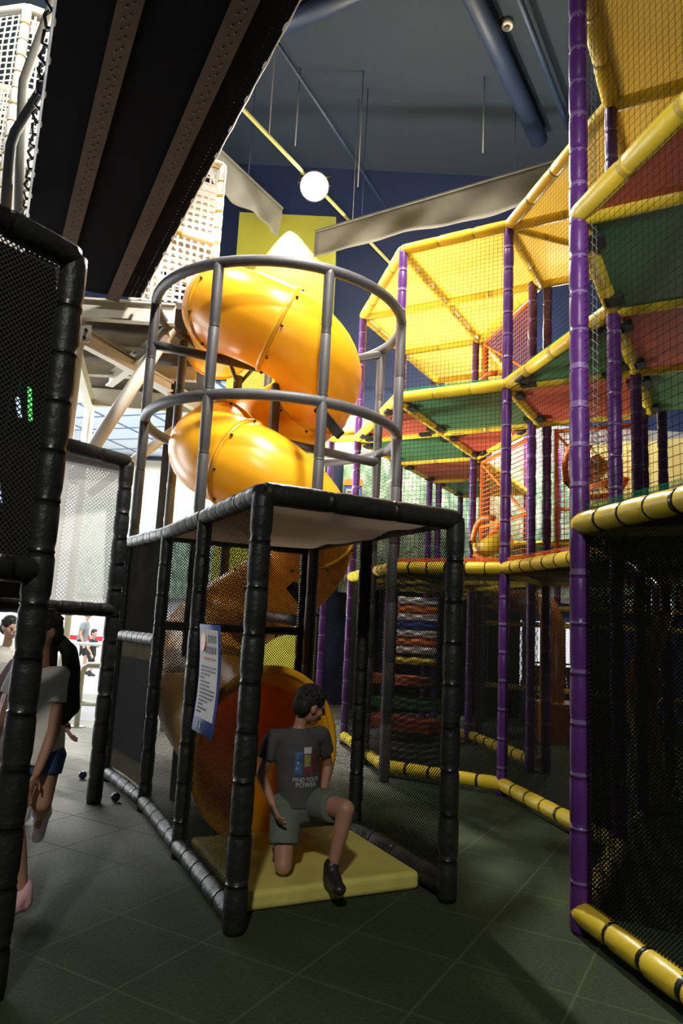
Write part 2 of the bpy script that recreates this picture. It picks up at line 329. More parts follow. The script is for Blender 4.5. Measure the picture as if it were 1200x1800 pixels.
class MB:
    def __init__(s): s.v, s.f, s.mi, s.sm, s.uv = [], [], [], [], {}
    def rings(s, centers, frames, radii, seg=14, mi=0, closed=False, caps=True, smooth=True, mis=None, squash=None):
        base = len(s.v); n = len(centers)
        for k in range(n):
            x, y = frames[k]; r = radii[k]
            rx, ry = r if isinstance(r, tuple) else (r, r)
            for q in range(seg):
                t = 2*PI*q/seg
                s.v.append(V(centers[k]) + x*(rx*math.cos(t)) + y*(ry*math.sin(t)))
        m_ = n if closed else n-1
        for k in range(m_):
            for q in range(seg):
                a = base+k*seg+q; b = base+k*seg+(q+1) % seg; k2 = (k+1) % n
                c = base+k2*seg+(q+1) % seg; d = base+k2*seg+q
                s.f.append((a, b, c, d)); s.mi.append(mis[k] if mis else mi); s.sm.append(smooth)
        if caps and not closed:
            s.f.append(tuple(base+q for q in reversed(range(seg)))); s.mi.append(mis[0] if mis else mi); s.sm.append(False)
            s.f.append(tuple(base+(n-1)*seg+q for q in range(seg))); s.mi.append(mis[-1] if mis else mi); s.sm.append(False)
        return s
    def tube(s, pts, r, seg=12, mi=0, closed=False, caps=True):
        pts = [V(p) for p in pts]; n = len(pts); fr = []
        T = []
        for k in range(n):
            a = pts[(k-1) % n] if (k > 0 or closed) else pts[k]; b = pts[(k+1) % n] if (k < n-1 or closed) else pts[k]
            T.append((b-a).normalized())
        x, y, _ = frame_of(T[0]); fr.append((x, y))
        for k in range(1, n):
            q = T[k-1].rotation_difference(T[k]); x = q @ x; y = T[k].cross(x).normalized(); x = y.cross(T[k]).normalized()
            fr.append((x, y))
        rr = r if isinstance(r, list) else [r]*n
        return s.rings(pts, fr, rr, seg, mi, closed, caps)
    def cyl(s, p0, p1, r, seg=12, mi=0, r1=None):
        x, y, d = frame_of(V(p1)-V(p0))
        return s.rings([p0, p1], [(x, y)]*2, [r, r if r1 is None else r1], seg, mi)
    def box(s, c, size, rot=None, mi=0):
        c = V(c); hx, hy, hz = [v/2 for v in size]; base = len(s.v)
        for sx in (-1, 1):
            for sy in (-1, 1):
                for sz in (-1, 1):
                    p = V((sx*hx, sy*hy, sz*hz)); s.v.append(c + (rot @ p if rot else p))
        for f in ((0, 1, 3, 2), (4, 6, 7, 5), (0, 4, 5, 1), (2, 3, 7, 6), (0, 2, 6, 4), (1, 5, 7, 3)):
            s.f.append(tuple(base+i for i in f)); s.mi.append(mi); s.sm.append(False)
        return s
    def bar(s, p0, p1, wd, ht, mi=0, up=(0, 0, 1)):
        p0, p1 = V(p0), V(p1); d = (p1-p0); L_ = d.length; d.normalize()
        y = V(up) - d*V(up).dot(d)
        if y.length < 1e-4: y = V((0, 1, 0))
        y.normalize(); x = y.cross(d)
        return s.box((p0+p1)/2, (wd, ht, L_), Matrix((x, y, d)).transposed(), mi)
    def prism(s, poly, z0, z1, mi=0, mi_bot=None, mi_top=None):
        base = len(s.v); n = len(poly)
        for z in (z0, z1):
            for p in poly: s.v.append(V((p[0], p[1], z)))
        s.f.append(tuple(base+i for i in reversed(range(n)))); s.mi.append(mi if mi_bot is None else mi_bot); s.sm.append(False)
        s.f.append(tuple(base+n+i for i in range(n))); s.mi.append(mi if mi_top is None else mi_top); s.sm.append(False)
        for i in range(n):
            j = (i+1) % n
            s.f.append((base+i, base+j, base+n+j, base+n+i)); s.mi.append(mi); s.sm.append(False)
        return s
    def sphere(s, c, r, seg=14, rg=9, mi=0, sx=1, sy=1, sz=1, rot=None):
        c = V(c); base = len(s.v)
        for i in range(rg+1):
            ph = PI*i/rg
            for q in range(seg):
                t = 2*PI*q/seg; p = V((r*sx*math.sin(ph)*math.cos(t), r*sy*math.sin(ph)*math.sin(t), r*sz*math.cos(ph)))
                s.v.append(c + (rot @ p if rot else p))
        for i in range(rg):
            for q in range(seg):
                s.f.append((base+i*seg+q, base+(i+1)*seg+q, base+(i+1)*seg+(q+1) % seg, base+i*seg+(q+1) % seg)); s.mi.append(mi); s.sm.append(True)
        return s
    def grid(s, p00, p10, p11, p01, nu=1, nv=1, mi=0, fn=None, smooth=True, uvs=None):
        """patch with metre UVs; fn(u,v) gives an offset vector"""
        p00, p10, p11, p01 = V(p00), V(p10), V(p11), V(p01); base = len(s.v)
        lu = ((p10-p00).length+(p11-p01).length)/2; lv = ((p01-p00).length+(p11-p10).length)/2
        for j in range(nv+1):
            for i in range(nu+1):
                u, v = i/nu, j/nv
                p = (p00*(1-u)+p10*u)*(1-v)+(p01*(1-u)+p11*u)*v
                if fn: p = p + fn(u, v)
                s.uv[len(s.v)] = (u*lu, v*lv); s.v.append(p)
        for j in range(nv):
            for i in range(nu):
                a = base+j*(nu+1)+i
                s.f.append((a, a+1, a+nu+2, a+nu+1)); s.mi.append(mi); s.sm.append(smooth)
        return s
    def mesh(s, name):
        me = bpy.data.meshes.new(name)
        me.from_pydata([tuple(p) for p in s.v], [], s.f)
        me.polygons.foreach_set('material_index', s.mi); me.polygons.foreach_set('use_smooth', s.sm)
        if s.uv:
            ul = me.uv_layers.new(name='UVMap')
            for lp in me.loops:
                ul.data[lp.index].uv = s.uv.get(lp.vertex_index, (0, 0))
        bm = bmesh.new(); bm.from_mesh(me)
        if not s.uv: bmesh.ops.remove_doubles(bm, verts=bm.verts, dist=1e-6)
        bmesh.ops.recalc_face_normals(bm, faces=bm.faces) if not s.uv else None
        bm.to_mesh(me); bm.free(); me.update()
        return me
    def build(s, name, mats, parent=None):
        return link(name, s.mesh(name), mats, parent)

def pad_mb(p0, p1, r, tie=0.30, tie_r=None, seg=14, mb=None, jitter=0.03, tie_w=0.010, rng=random):
    """foam padded pipe: a vinyl sleeve bulging slightly between its cable ties"""
    mb = mb or MB(); p0, p1 = V(p0), V(p1); d = p1-p0; L_ = d.length; x, y, dn = frame_of(d)
    n = max(1, int(round(L_/tie))); C, R2, MI = [], [], []
    for k in range(n):
        t0, t1 = k/n, (k+1)/n
        if k > 0: t0 += rng.uniform(-0.06, 0.06)/n
        g = r*(1+rng.uniform(-jitter, jitter))
        h = tie_w/L_
        st = [(t0+0*h, r*0.90, 0), (t0+3*h, g, 0), ((t0+t1)/2, g*1.015, 0), (t1-3*h-0.06/n, g, 0), (t1-h-0.06/n, r*0.90, 1), (t1-h*0.9-0.06/n, r*0.97, 1), (t1-h*0.1-0.06/n, r*0.97, 1)]
        if k == n-1: st = st[:4]+[(1.0, r*0.93, 0)]
        for (t, rr, mi) in st:
            C.append(p0+d*min(1, max(0, t))); R2.append(rr); MI.append(mi)
    # keep stations monotonic
    lst = sorted(zip([(c-p0).dot(dn) for c in C], range(len(C)))); idx = [i for _, i in lst]
    C = [C[i] for i in idx]; R2 = [R2[i] for i in idx]; MI = [MI[i] for i in idx]
    return mb.rings(C, [(x, y)]*len(C), R2, seg, mis=MI)
def pad(name, p0, p1, r, mats, parent, tie=0.30, **k):
    return pad_mb(p0, p1, r, tie, **k).build(name, mats, parent)
def net(name, p00, p10, p11, p01, mat, parent, sag=0.0, n=6):
    p00, p10, p01 = V(p00), V(p10), V(p01); nr = (p10-p00).cross(p01-p00).normalized()
    ph = random.random()*6
    fn = (lambda u, v: nr*sag*(math.sin(PI*u)*math.sin(PI*v))*(1+0.4*math.sin(5*u+ph)+0.3*math.sin(7*v+ph))) if sag else None
    return MB().grid(p00, p10, p11, p01, n if sag else 1, n if sag else 1, fn=fn).build(name, mat, parent)

def evaluated(o):
    dg = bpy.context.evaluated_depsgraph_get(); dg.update()
    me = bpy.data.meshes.new_from_object(o.evaluated_get(dg))
    return me

# ------------------------------------------------------------------ the setting
def plane(name, x0, y0, x1, y1, z, mat):
    return struct(MB().grid((x0, y0, z), (x1, y0, z), (x1, y1, z), (x0, y1, z)).build(name, mat))
def slab(name, c, size, mat):
    return struct(MB().box(c, size).build(name, mat))
slab('floor', (1.0, 4.0, -0.05), (26, 19.0, 0.1), 'floor')
slab('floor_lobby', (-6.0, 17.75, -0.05), (26, 8.5, 0.098), 'lobby_floor')
slab('trim_1', (-5.0, 10.9, 0.0015), (6.0, 1.5, 0.003), 'asphalt')
slab('ceiling', (2.0, 4.0, 11.1), (26, 20, 0.2), 'navy_ceiling')
slab('wall_back', (4.2, 13.7, 5.5), (13.2, 0.2, 11), 'navy')
slab('wall_back_left', (-6.9, 13.7, 8.6), (9.0, 0.2, 4.8), 'navy')
slab('wall_right', (10.9, 5.0, 5.5), (0.2, 17.2, 11), 'navy')
slab('wall_left', (-11.1, 6.0, 8.5), (0.2, 15.2, 5), 'navy')
slab('wall_lobby', (-6.0, 20.6, 2.4), (18, 0.2, 4.8), 'white_wall')
slab('trim_2', (-6.0, 20.55, 5.4), (18, 0.3, 1.2), 'beige')
slab('ceiling_lobby', (-6.5, 17.2, 6.2), (18, 7.2, 0.1), 'lobby_ceiling')
slab('wall_column', (-1.22, 12.55, 4.33), (1.72, 1.9, 8.66), 'lime')
slab('trim_3', (4.0, 13.57, 5.15), (9.0, 0.06, 0.9), 'door_grey')
dr = slab('door_1', (-5.35, 20.47, 1.05), (0.95, 0.08, 2.1), 'door_grey')
MB().box((-5.0, 20.41, 1.0), (0.14, 0.05, 0.04)).build('door_handle', 'steel', dr)
# lit doorway and windows beyond the play frames
wn = slab('window_1', (4.05, 13.56, 1.14), (1.15, 0.06, 1.2), emis('daylit doorway', (0.95, 0.95, 1.0), 2.2))
for x in (3.70, 4.30): MB().box((x, 13.51, 1.14), (0.09, 0.04, 1.2)).build('window_bar', 'wood_dark', wn)

mu = MB().box((3.2, 13.50, 3.4), (6.4, 0.19, 2.6)).build('mural', 'mural'); tag(mu, 'faded green foliage mural on the back wall behind the purple posts', 'mural')
mu = MB().box((-5.3, 20.4, 3.4), (4.4, 0.05, 2.8)).build('mural', 'mural'); tag(mu, 'pale green mural high on the far lobby wall, left of the slide', 'mural')

# ceiling services
def pipe(name, a, b, r, mat, label, cat):
    return tag(MB().cyl(a, b, r, 12).build(name, mat), label, cat)
pipe('air_duct', (0.9, 8.0, 10.75), (3.4, 12.1, 10.75), 0.16, 'navy_pipe', 'thick blue air duct running across the dark ceiling', 'duct')
pipe('ceiling_pipe', (1.6, 8.0, 10.7), (4.2, 12.3, 10.7), 0.05, 'navy_pipe', 'thin blue pipe on the ceiling between the thick duct and the purple post', 'pipe')
pipe('ceiling_pipe', (-1.45, 8.7, 9.8), (0.66, 13.2, 9.8), 0.026, 'navy_pipe', 'thin blue grey pipe hanging above and beside the yellow conduit', 'pipe')
pipe('cross_pipe', (-2.6, 10.6, 10.84), (0.75, 8.66, 10.84), 0.15, 'navy_pipe', 'thick blue pipe on the ceiling beside the black netted bridge', 'pipe')
t = thing('light_conduit', 'yellow perforated conduit that carries the lit floodlight', 'conduit', (-0.7, 10.46, 8.5))
MB().bar((-2.3, 7.75, 8.52), (0.90, 13.2, 8.52), 0.045, 0.035).build('channel', 'pipe_yellow', t)
for k in range(2):
    p = V((-2.1, 8.0, 8.5)).lerp(V((0.7, 12.9, 8.5)), (k+0.6)/2.2)
    MB().cyl(p, (p.x, p.y, 11.0), 0.008, 6).build('hanger_rod', 'wire', t)
for a, lb in (((-1.1, 10.9, 9.5), 'leftmost of the thin wires hanging from the ceiling, left of the floodlight'),
              ((0.0, 10.9, 8.8), 'thin grey wire hanging from the ceiling just right of the floodlight'),
              ((2.1, 10.9, 9.55), 'thin pale wire hanging from the middle of the ceiling, left of the thick duct')):
    tag(MB().cyl(a, (a[0], a[1], 11.0), 0.011, 6).build('hanging_wire', 'wire'), lb, 'wire')
t = thing('smoke_detector', 'round ivory smoke detector on the dark ceiling', 'detector', (2.22, 9.75, 11))
MB().cyl((2.22, 9.75, 10.9), (2.22, 9.75, 11.0), 0.09, 20).build('base', 'detector', t)
MB().cyl((2.22, 9.75, 10.86), (2.22, 9.75, 10.9), 0.045, 16).build('sensor', 'lamp_body', t)

# floodlight
t = thing('floodlight', 'glaring lit floodlight hanging from the yellow conduit', 'lamp', LAMP)
dirv = (V((0.0, 3.0, 0.5))-LAMP).normalized(); x, y, dn = frame_of(dirv)
rot = Matrix((x, y, dn)).transposed()
MB().rings([LAMP-dn*0.16, LAMP-dn*0.05, LAMP+dn*0.13, LAMP+dn*0.15], [(x, y)]*4, [0.09, 0.16, 0.235, 0.235], 24).build('housing', 'lamp_body', t)
MB().rings([LAMP+dn*0.151, LAMP+dn*0.156], [(x, y)]*2, [0.215, 0.20], 24).build('lens', 'lamp_lens', t)
mb = MB(); mb.bar(LAMP+x*0.25, LAMP+x*0.25+V((0, 0, 0.16)), 0.03, 0.02); mb.bar(LAMP-x*0.25, LAMP-x*0.25+V((0, 0, 0.16)), 0.03, 0.02)
mb.bar(LAMP-x*0.26+V((0, 0, 0.16)), LAMP+x*0.26+V((0, 0, 0.16)), 0.03, 0.02); mb.build('yoke', 'lamp_body', t)

# grey fabric valances
def valance(pa, pb, ha, hb, label):
    pa, pb = V(pa), V(pb); d = (pb-pa).normalized(); nr = V((-d.y, d.x, 0))
    t = thing('fabric_valance', label, 'valance', pa)
    fn = lambda u, v: nr*(0.05*math.sin(u*15+2*v)+0.03*math.sin(u*33+1.3-3*v))*(1-v) + V((0, 0, 0.02*math.sin(u*9)))*(1-v)
    o = MB().grid(pa-V((0, 0, ha)), pb-V((0, 0, hb)), pb, pa, 60, 8, fn=fn).build('fabric', 'valance', t)
    sd = o.modifiers.new('thickness', 'SOLIDIFY'); sd.thickness = 0.012
    MB().bar(pa, pb, 0.04, 0.03).build('batten', 'valance', t)
    for k in range(2):
        p = pa.lerp(pb, (k+.3)/2); MB().cyl(p, (p.x, p.y, 11.0), 0.007, 6).build('hanger_wire', 'navy_pipe', t)
valance((-0.70, 11.3, 8.18), (4.6, 11.3, 10.2), 0.46, 0.80, 'long grey fabric valance hanging under the ceiling above the yellow roofed frame')
valance((-2.6, 8.4, 8.25), (-1.29, 11.3, 8.58), 0.62, 0.52, 'short grey fabric valance left of the floodlight, ending at the lime column')

# ------------------------------------------------------------------ play frame on the right: grid of purple posts
P0 = V((1.335, 3.90, 0)); A_ = V((0.49, 0.872, 0)).normalized()*1.38; B_ = V((0.872, -0.49, 0)).normalized()*1.22
def nd(i, j, z=0): return P0 + A_*i + B_*j + V((0, 0, z))
Z1, Z2, Z3 = 2.12, 4.0, 5.76
pf = thing('play_structure', 'big three level climbing frame with purple posts, yellow rails, green and red decks and nets', 'climbing frame', P0)
YM = ['pad_yellow', 'tie_yellow']; PM = ['pad_purple', 'tie_purple']; YB = ['pad_yellow', 'tie_black']; PD = ['pad_purple', 'tie_dark']
for (i, j, dx, top) in ((0, 0, 0, 7.2), (1, 0, 0, Z3), (2, -1, 0, Z3), (2, -2, 0, Z3), (3, -3, 0, Z3), (3, -1, -.09, Z3), (3, -1, .09, Z3), (4, -2, -.05, Z3), (4, -2, .09, Z3),
                    (2, 0, 0, Z3), (3, 0, -.09, Z3), (3, 0, .12, Z3), (4, -3, 0, Z3), (5, -3, -.06, Z3), (5, -3, .10, Z3), (5, -2, 0, Z3), (6, -3, 0, Z3), (6, -2, 0, Z3), (4, -4, 0, 4.5), (0, 1, 0, Z3), (-1, 1, 0, Z3)):
    p = nd(i, j) + V((dx, 0, 0)); r = 0.056 if (i, j) == (0, 0) else 0.052
    # the sleeve is one post from the floor up
    mb = pad_mb(p, p+V((0, 0, Z1)), r, 0.26); pad_mb(p+V((0, 0, Z1)), p+V((0, 0, top)), r, 0.235, mb=mb)
    mb.build('post', PM, pf)
facade = [((-1, 1), (0, 0)), ((0, 0), (1, 0)), ((1, 0), (2, -1)), ((2, -1), (2, -2)), ((2, -2), (3, -3)), ((3, -3), (4, -3)), ((4, -3), (5, -3)), ((5, -3), (6, -3))]
inner = [((2, -2), (3, -2)), ((3, -2), (4, -2)), ((3, -3), (3, -2)), ((3, -2), (3, -1)), ((4, -3), (4, -2)), ((2, -1), (3, -1)), ((1, 0), (2, 0)), ((2, -1), (2, 0)),
         ((3, -1), (3, 0)), ((2, 0), (3, 0)), ((4, -2), (3, -1)), ((5, -3), (5, -2)), ((4, -2), (5, -2)), ((0, 0), (0, 1)), ((1, 0), (1, 1)), ((2, 0), (2, 1)), ((6, -3), (6, -2)), ((5, -2), (6, -2))]
for z in (Z1, Z2, Z3):
    for (a, b) in facade:
        pad('rail', nd(*a, z), nd(*b, z), 0.062, YB if z == Z1 else YM, pf, 0.42 if z > Z1 else 0.20)
    for (a, b) in inner:
        if z == Z3 and (a, b) in (((2, 0), (2, 1)),): continue
        zz = z-0.02
        pad('beam', nd(*a, zz), nd(*b, zz), 0.055, YM, pf, 0.5)
for (a, b) in facade[:5]+[((4, -2), (3, -1)), ((4, -3), (4, -2))]:
    pad('floor_rail', nd(*a, 0.10), nd(*b, 0.10), 0.062, YB, pf, 0.27)
pad('beam', nd(4, -4, 4.5), V((0.45, 10.9, 4.6)), 0.055, YM, pf, 0.5)
pad('beam', nd(4, -4, 4.45), nd(3, -3, 4.0), 0.050, YM, pf, 0.5)
# decks and roof sheets
cells = {'a': [(2, -2), (2, -1), (3, -1), (3, -2)], 'b': [(3, -3), (3, -2), (4, -2), (4, -3)], 'c': [(4, -3), (4, -2), (5, -2), (5, -3)], 'd': [(5, -3), (5, -2), (6, -2), (6, -3)],
         'e': [(2, -1), (2, 0), (3, 0), (3, -1)], 'f': [(0, 0), (0, 1), (1, 1), (1, 0)], 'g': [(1, 0), (1, 1), (2, 1), (2, 0)], 'h': [(2, 0), (2, 1), (3, 1), (3, 0)],
         'i': [(2, -2), (3, -2), (3, -3)], 'j': [(3, -2), (3, -1), (4, -2)], 'k': [(1, 0), (2, 0), (2, -1)], 'l': [(0, 0), (-1, 1), (0, 1)]}
green = 'abdfhk'
green = {'a': 1, 'b': 1, 'c': 0, 'd': 1, 'e': 0, 'f': 1, 'g': 0, 'h': 1, 'i': 0, 'j': 0, 'k': 1, 'l': 0}
def inset(poly, dd):
    c = sum((V((p.x, p.y, 0)) for p in poly), V((0, 0, 0)))/len(poly); out = []
    for p in poly:
        q = V((p.x, p.y, 0)); out.append(q + (c-q).normalized()*dd)
    return out
for key, cs in cells.items():
    poly = [nd(*c) for c in cs]
    for z in (Z1, Z2):
        q = inset(poly, 0.04)
        dk = MB().prism(q, z-0.03, z+0.04).build('deck', ('deck_green' if green[key] else 'deck_red') if z == Z2 else 'deck_brown', pf)
        dk['label'] = ('green deck' if green[key] else 'red deck') if z == Z2 else 'bare brown deck'
        if z == Z2 and key not in 'l':
            n = len(poly)
            for e in range(n):
                if e % 2 == 0 and n == 4: continue
                a, b = poly[e], poly[(e+1) % n]
                for tt in (0.16, 0.84):
                    c = a.lerp(b, tt)*0.93 + sum(poly, V((0, 0, 0)))/n*0.07
                    dv = (b-a).normalized(); rt = Matrix((dv, V((-dv.y, dv.x, 0)), V((0, 0, 1)))).transposed()
                    MB().box((c.x, c.y, z-0.045), (0.15, 0.13, 0.05), rt).build('strap', 'strap', dk)
for key in 'abcdefgijk':
    q = inset([nd(*c) for c in cells[key]], 0.03)
    MB().prism(q, Z3+0.0, Z3+0.008).build('roof_sheet', 'roof_yellow', pf)
# brace rails under the roof
for a, b in (((2, -2), (4, -2)), ((1, 0), (3, 0))):
    pass
pad('brace', nd(2, -1, Z3-0.02), nd(3, 0, Z3-0.02), 0.04, YM, pf, 0.5)
# nets
for (a, b) in facade:
    if a == (-1, 1): zs = ((Z1, Z2), (Z2, Z3))
    else: zs = ((Z1, Z2), (Z2, Z3))
    for z0, z1 in zs:
        net('net_panel', nd(*a, z0), nd(*b, z0), nd(*b, z1), nd(*a, z1), 'net_black', pf)
    if a[0] <= 2 or a == (3, -3):
        net('mesh_wall', nd(*a, 0.1), nd(*b, 0.1), nd(*b, Z1), nd(*a, Z1), 'net_dark' if a in ((-1, 1), (0, 0)) else 'net_facade', pf, 0.02, 5)
for (a, b) in (((2, 0), (3, 0)), ((3, -1), (3, 0)), ((4, -2), (5, -2))):
    for z0, z1 in ((Z1, Z2),):
        net('net_panel', nd(*a, z0), nd(*b, z0), nd(*b, z1), nd(*a, z1), 'net_black', pf)
net('mesh_wall', nd(4, -2, 0.1), nd(3, -1, 0.1), nd(3, -1, Z1), nd(4, -2, Z1), 'net_dense', pf, 0.02, 5)
net('mesh_wall', nd(0, 0, 0.1), nd(0, 1, 0.1), nd(0, 1, Z1), nd(0, 0, Z1), 'net_dense', pf, 0.02, 5)
# green / orange lacing along the deck edges
for (a, b), mt in ((facade[0], 'edge_green'), (facade[2], 'edge_orange'), (facade[3], 'edge_orange')):
    net('edge_lacing', nd(*a, Z1+0.04), nd(*b, Z1+0.04), nd(*b, Z1+0.10), nd(*a, Z1+0.10), mt, pf)
for (a, b) in (facade[2], facade[3]):
    net('edge_lacing', nd(*a, Z2+0.05), nd(*b, Z2+0.05), nd(*b, Z2+0.09), nd(*a, Z2+0.09), 'edge_green', pf)
# net bound to the near corner post
net('net_seam', nd(0, 0, Z1)+V((0.05, -0.055, 0)), nd(0, 0, Z1)+V((0.12, 0.02, 0)), nd(0, 0, 7.0)+V((0.12, 0.02, 0)), nd(0, 0, 7.0)+V((0.05, -0.055, 0)), netmat('pale cord edge net', (0.30, 0.30, 0.28), 0.055, 0.008), pf)

# orange gates and spinners between the back posts
def gate(a, b, z0, z1, label, spin=True):
    a, b = V(a), V(b); t = thing('net_gate', label, 'gate', (a.x, a.y, z0)); d = (b-a); d.z = 0; L_ = d.length; d.normalize()
    for p in (a, b): pad('upright', (p.x, p.y, z0), (p.x, p.y, z1), 0.024, ['orange_pad', 'tie_yellow'], t, 0.4, seg=10)
    for z in (z0+0.02, (z0+z1)/2-0.1, z1-0.03): MB().cyl((a.x, a.y, z), (b.x, b.y, z), 0.02, 10).build('crossbar', 'orange_pad', t)
    net('net', (a.x, a.y, z0), (b.x, b.y, z0), (b.x, b.y, z1), (a.x, a.y, z1), 'net_orange', t)
    MB().bar((a.x, a.y, z1-0.05), (b.x-0.1*d.x, b.y-0.1*d.y, (z0+z1)/2-0.1), 0.03, 0.03).build('brace', 'orange_pad', t)
def spinner(c, label, s=1.0, tilt=0.3):
    c = V(c); t = thing('roller_spinner', label, 'spinner', c); ax = V((0.75, -0.55, tilt)).normalized(); x, y, _ = frame_of(ax)
    MB().rings([c-ax*0.24*s, c-ax*0.22*s, c+ax*0.22*s, c+ax*0.24*s], [(x, y)]*4, [0.09*s, 0.12*s, 0.12*s, 0.09*s], 18).build('roller', 'pad_yellow', t)
    for q in range(4):
        th = q*PI/2+0.5; pts = []
        for k in range(9):
            u = k/8; rr = (0.12+0.30*math.sin(u*PI*0.62))*s
            pts.append(c + ax*(-0.24+0.48*u)*s + (x*math.cos(th+u*0.5)+y*math.sin(th+u*0.5))*rr)
        MB().tube(pts, 0.036*s, 10).build('arm', 'orange_pad', t)
    MB().tube([c-ax*0.24*s+(x*math.cos(k*0.5)+y*math.sin(k*0.5))*0.16*s for k in range(9)], 0.016*s, 8).build('cord', 'strap', t)
n1, n2 = nd(4, -2), nd(3, -1); g1 = n1.lerp(n2, 0.10); g2 = n1.lerp(n2, 0.88)
gate(g1, g2, Z2+0.05, Z3-0.1, 'orange framed net gate on the upper deck, behind the second purple post')
gate(g1, g2, Z1+0.05, Z2-0.12, 'orange framed net gate on the middle deck, behind the second purple post')
n3 = nd(3, 0); gate(n2.lerp(n3, 0.16), n2.lerp(n3, 0.85), Z1+0.05, Z2-0.12, 'orange framed net gate on the middle deck just left of the near purple post')
spinner(n1.lerp(n2, 0.36)+V((-0.05, -0.1, 4.55)), 'yellow roller with orange arms on the upper deck gate', 1.0)
spinner(n1.lerp(n2, 0.36)+V((-0.05, -0.1, 2.62)), 'yellow roller with orange arms on the middle deck, lower left gate', 1.05)
spinner(n2.lerp(n3, 0.52)+V((0, 0.2, 3.35)), 'yellow roller with orange arms high in the gate left of the near purple post', 1.0, 0.9)
spinner(n2.lerp(n3, 0.60)+V((0, 0.1, 2.45)), 'yellow roller with orange arms low in the gate left of the near purple post', 0.9)

# far frame seen through the nets
ff = thing('far_play_structure', 'distant climbing frame with yellow rails and coloured ramps seen through the nets', 'climbing frame', (4.0, 11.5, 0))
for x, y in ((2.55, 12.2), (3.6, 11.6), (4.9, 10.9), (6.0, 10.2), (6.2, 8.6), (4.6, 8.3)):
    pad('post', (x, y, 0), (x, y, 4.6), 0.05, PM, ff, 0.3, seg=10)
for a, b in (((2.55, 12.2), (3.6, 11.6)), ((3.6, 11.6), (4.9, 10.9)), ((4.9, 10.9), (6.0, 10.2)), ((6.0, 10.2), (6.2, 8.6)), ((4.6, 8.3), (6.2, 8.6))):
    for z in (0.62, 1.65, 1.93, 2.75, 3.0): pad('rail', (*a, z), (*b, z), 0.045, YM, ff, 0.5, seg=10)
for k, (z0, z1, mt) in enumerate(((2.5, 2.9, 'deck_green'), (2.2, 2.5, 'deck_red'), (2.9, 3.2, 'deck_green'), (2.0, 2.2, 'deck_red'))):
    a, b = V((2.6, 12.0, z0)), V((4.9, 10.7, z1)); MB().grid(a, b, b+V((0.6, 0.9, 0)), a+V((0.6, 0.9, 0))).build('ramp', mt, ff)
for x, y in ((5.6, 10.8),):
    MB().grid((3.75, 10.95, 2.3), (6.6, 9.3, 2.3), (6.6, 9.3, 4.5), (3.75, 10.95, 4.5), 12, 4, fn=lambda u, v: V((0.03*math.sin(u*20), 0.05*math.sin(u*20+v), 0))).build('back_panel', 'roof_yellow', ff)
    MB().bar((4.3, 8.4, 3.9), (5.3, 8.7, 2.2), 0.05, 0.4).build('slide_chute', 'pad_yellow', ff)

# padded rollers in the lower maze
rz = [(1.93, 'white_vinyl', 'white'), (1.80, 'orange_pad', 'orange'), (1.67, 'white_vinyl', 'white'), (1.54, 'blue_pad', 'blue'), (1.41, 'white_vinyl', 'white'), (1.28, 'orange_pad', 'orange'), (1.15, 'white_vinyl', 'white'), (0.98, 'pad_yellow', 'yellow')]
lbs = ['white padded roller, topmost of the stack in the lower maze', 'orange padded roller near the top of the stack, between two white ones', 'white padded roller just above the blue roller', 'blue padded roller in the middle of the stacked rollers',
       'white padded roller just below the blue roller', 'orange padded roller low in the stack, under the blue one', 'white padded roller just above the yellow one', 'yellow padded roller, lowest of the stack in the maze']
for (z, mt, nm), lb in zip(rz, lbs):
    o = pad_mb((0.80, 11.45, z), (1.62, 11.45, z), 0.06, 0.45, seg=12).build('padded_roller', [mt, mt]); tag(o, lb, 'roller', 'padded rollers stacked in the lower maze')
for x, lb in ((0.80, 'dark upright at the left end of the stacked rollers'), (1.62, 'dark upright at the right end of the stacked rollers')):
    tag(pad_mb((x, 11.5, 0), (x, 11.5, 2.1), 0.05, 0.3, seg=10).build('roller_post', ['pad_purple', 'tie_dark']), lb, 'post')
for (x, y, z, sx, sy, mt, lb) in ((1.15, 10.6, 0.42, 1.0, 0.7, 'deck_green', 'green vinyl step low in the maze behind the mesh'), (1.0, 10.0, 0.22, 1.0, 0.7, 'deck_red', 'red vinyl step on the maze floor behind the mesh'), (0.95, 10.9, 0.72, 1.0, 0.5, 'deck_red', 'red vinyl step above the green step in the maze')):
    tag(MB().box((x, y, z), (sx, sy, 0.12), Matrix.Rotation(-0.5, 3, 'Z')).build('padded_step', mt), lb, 'step')
tag(MB().grid((0.2, 12.95, 0), (3.35, 12.95, 0), (3.35, 12.95, 2.15), (0.2, 12.95, 2.15), 12, 4, fn=lambda u, v: V((0, 0.05*math.sin(u*26), 0))).build('shade_sheet', 'black_matte'), 'added black sheet standing in for the shade behind the maze', 'shade sheet')  # added sheet, darkens the view behind the maze in place of shade
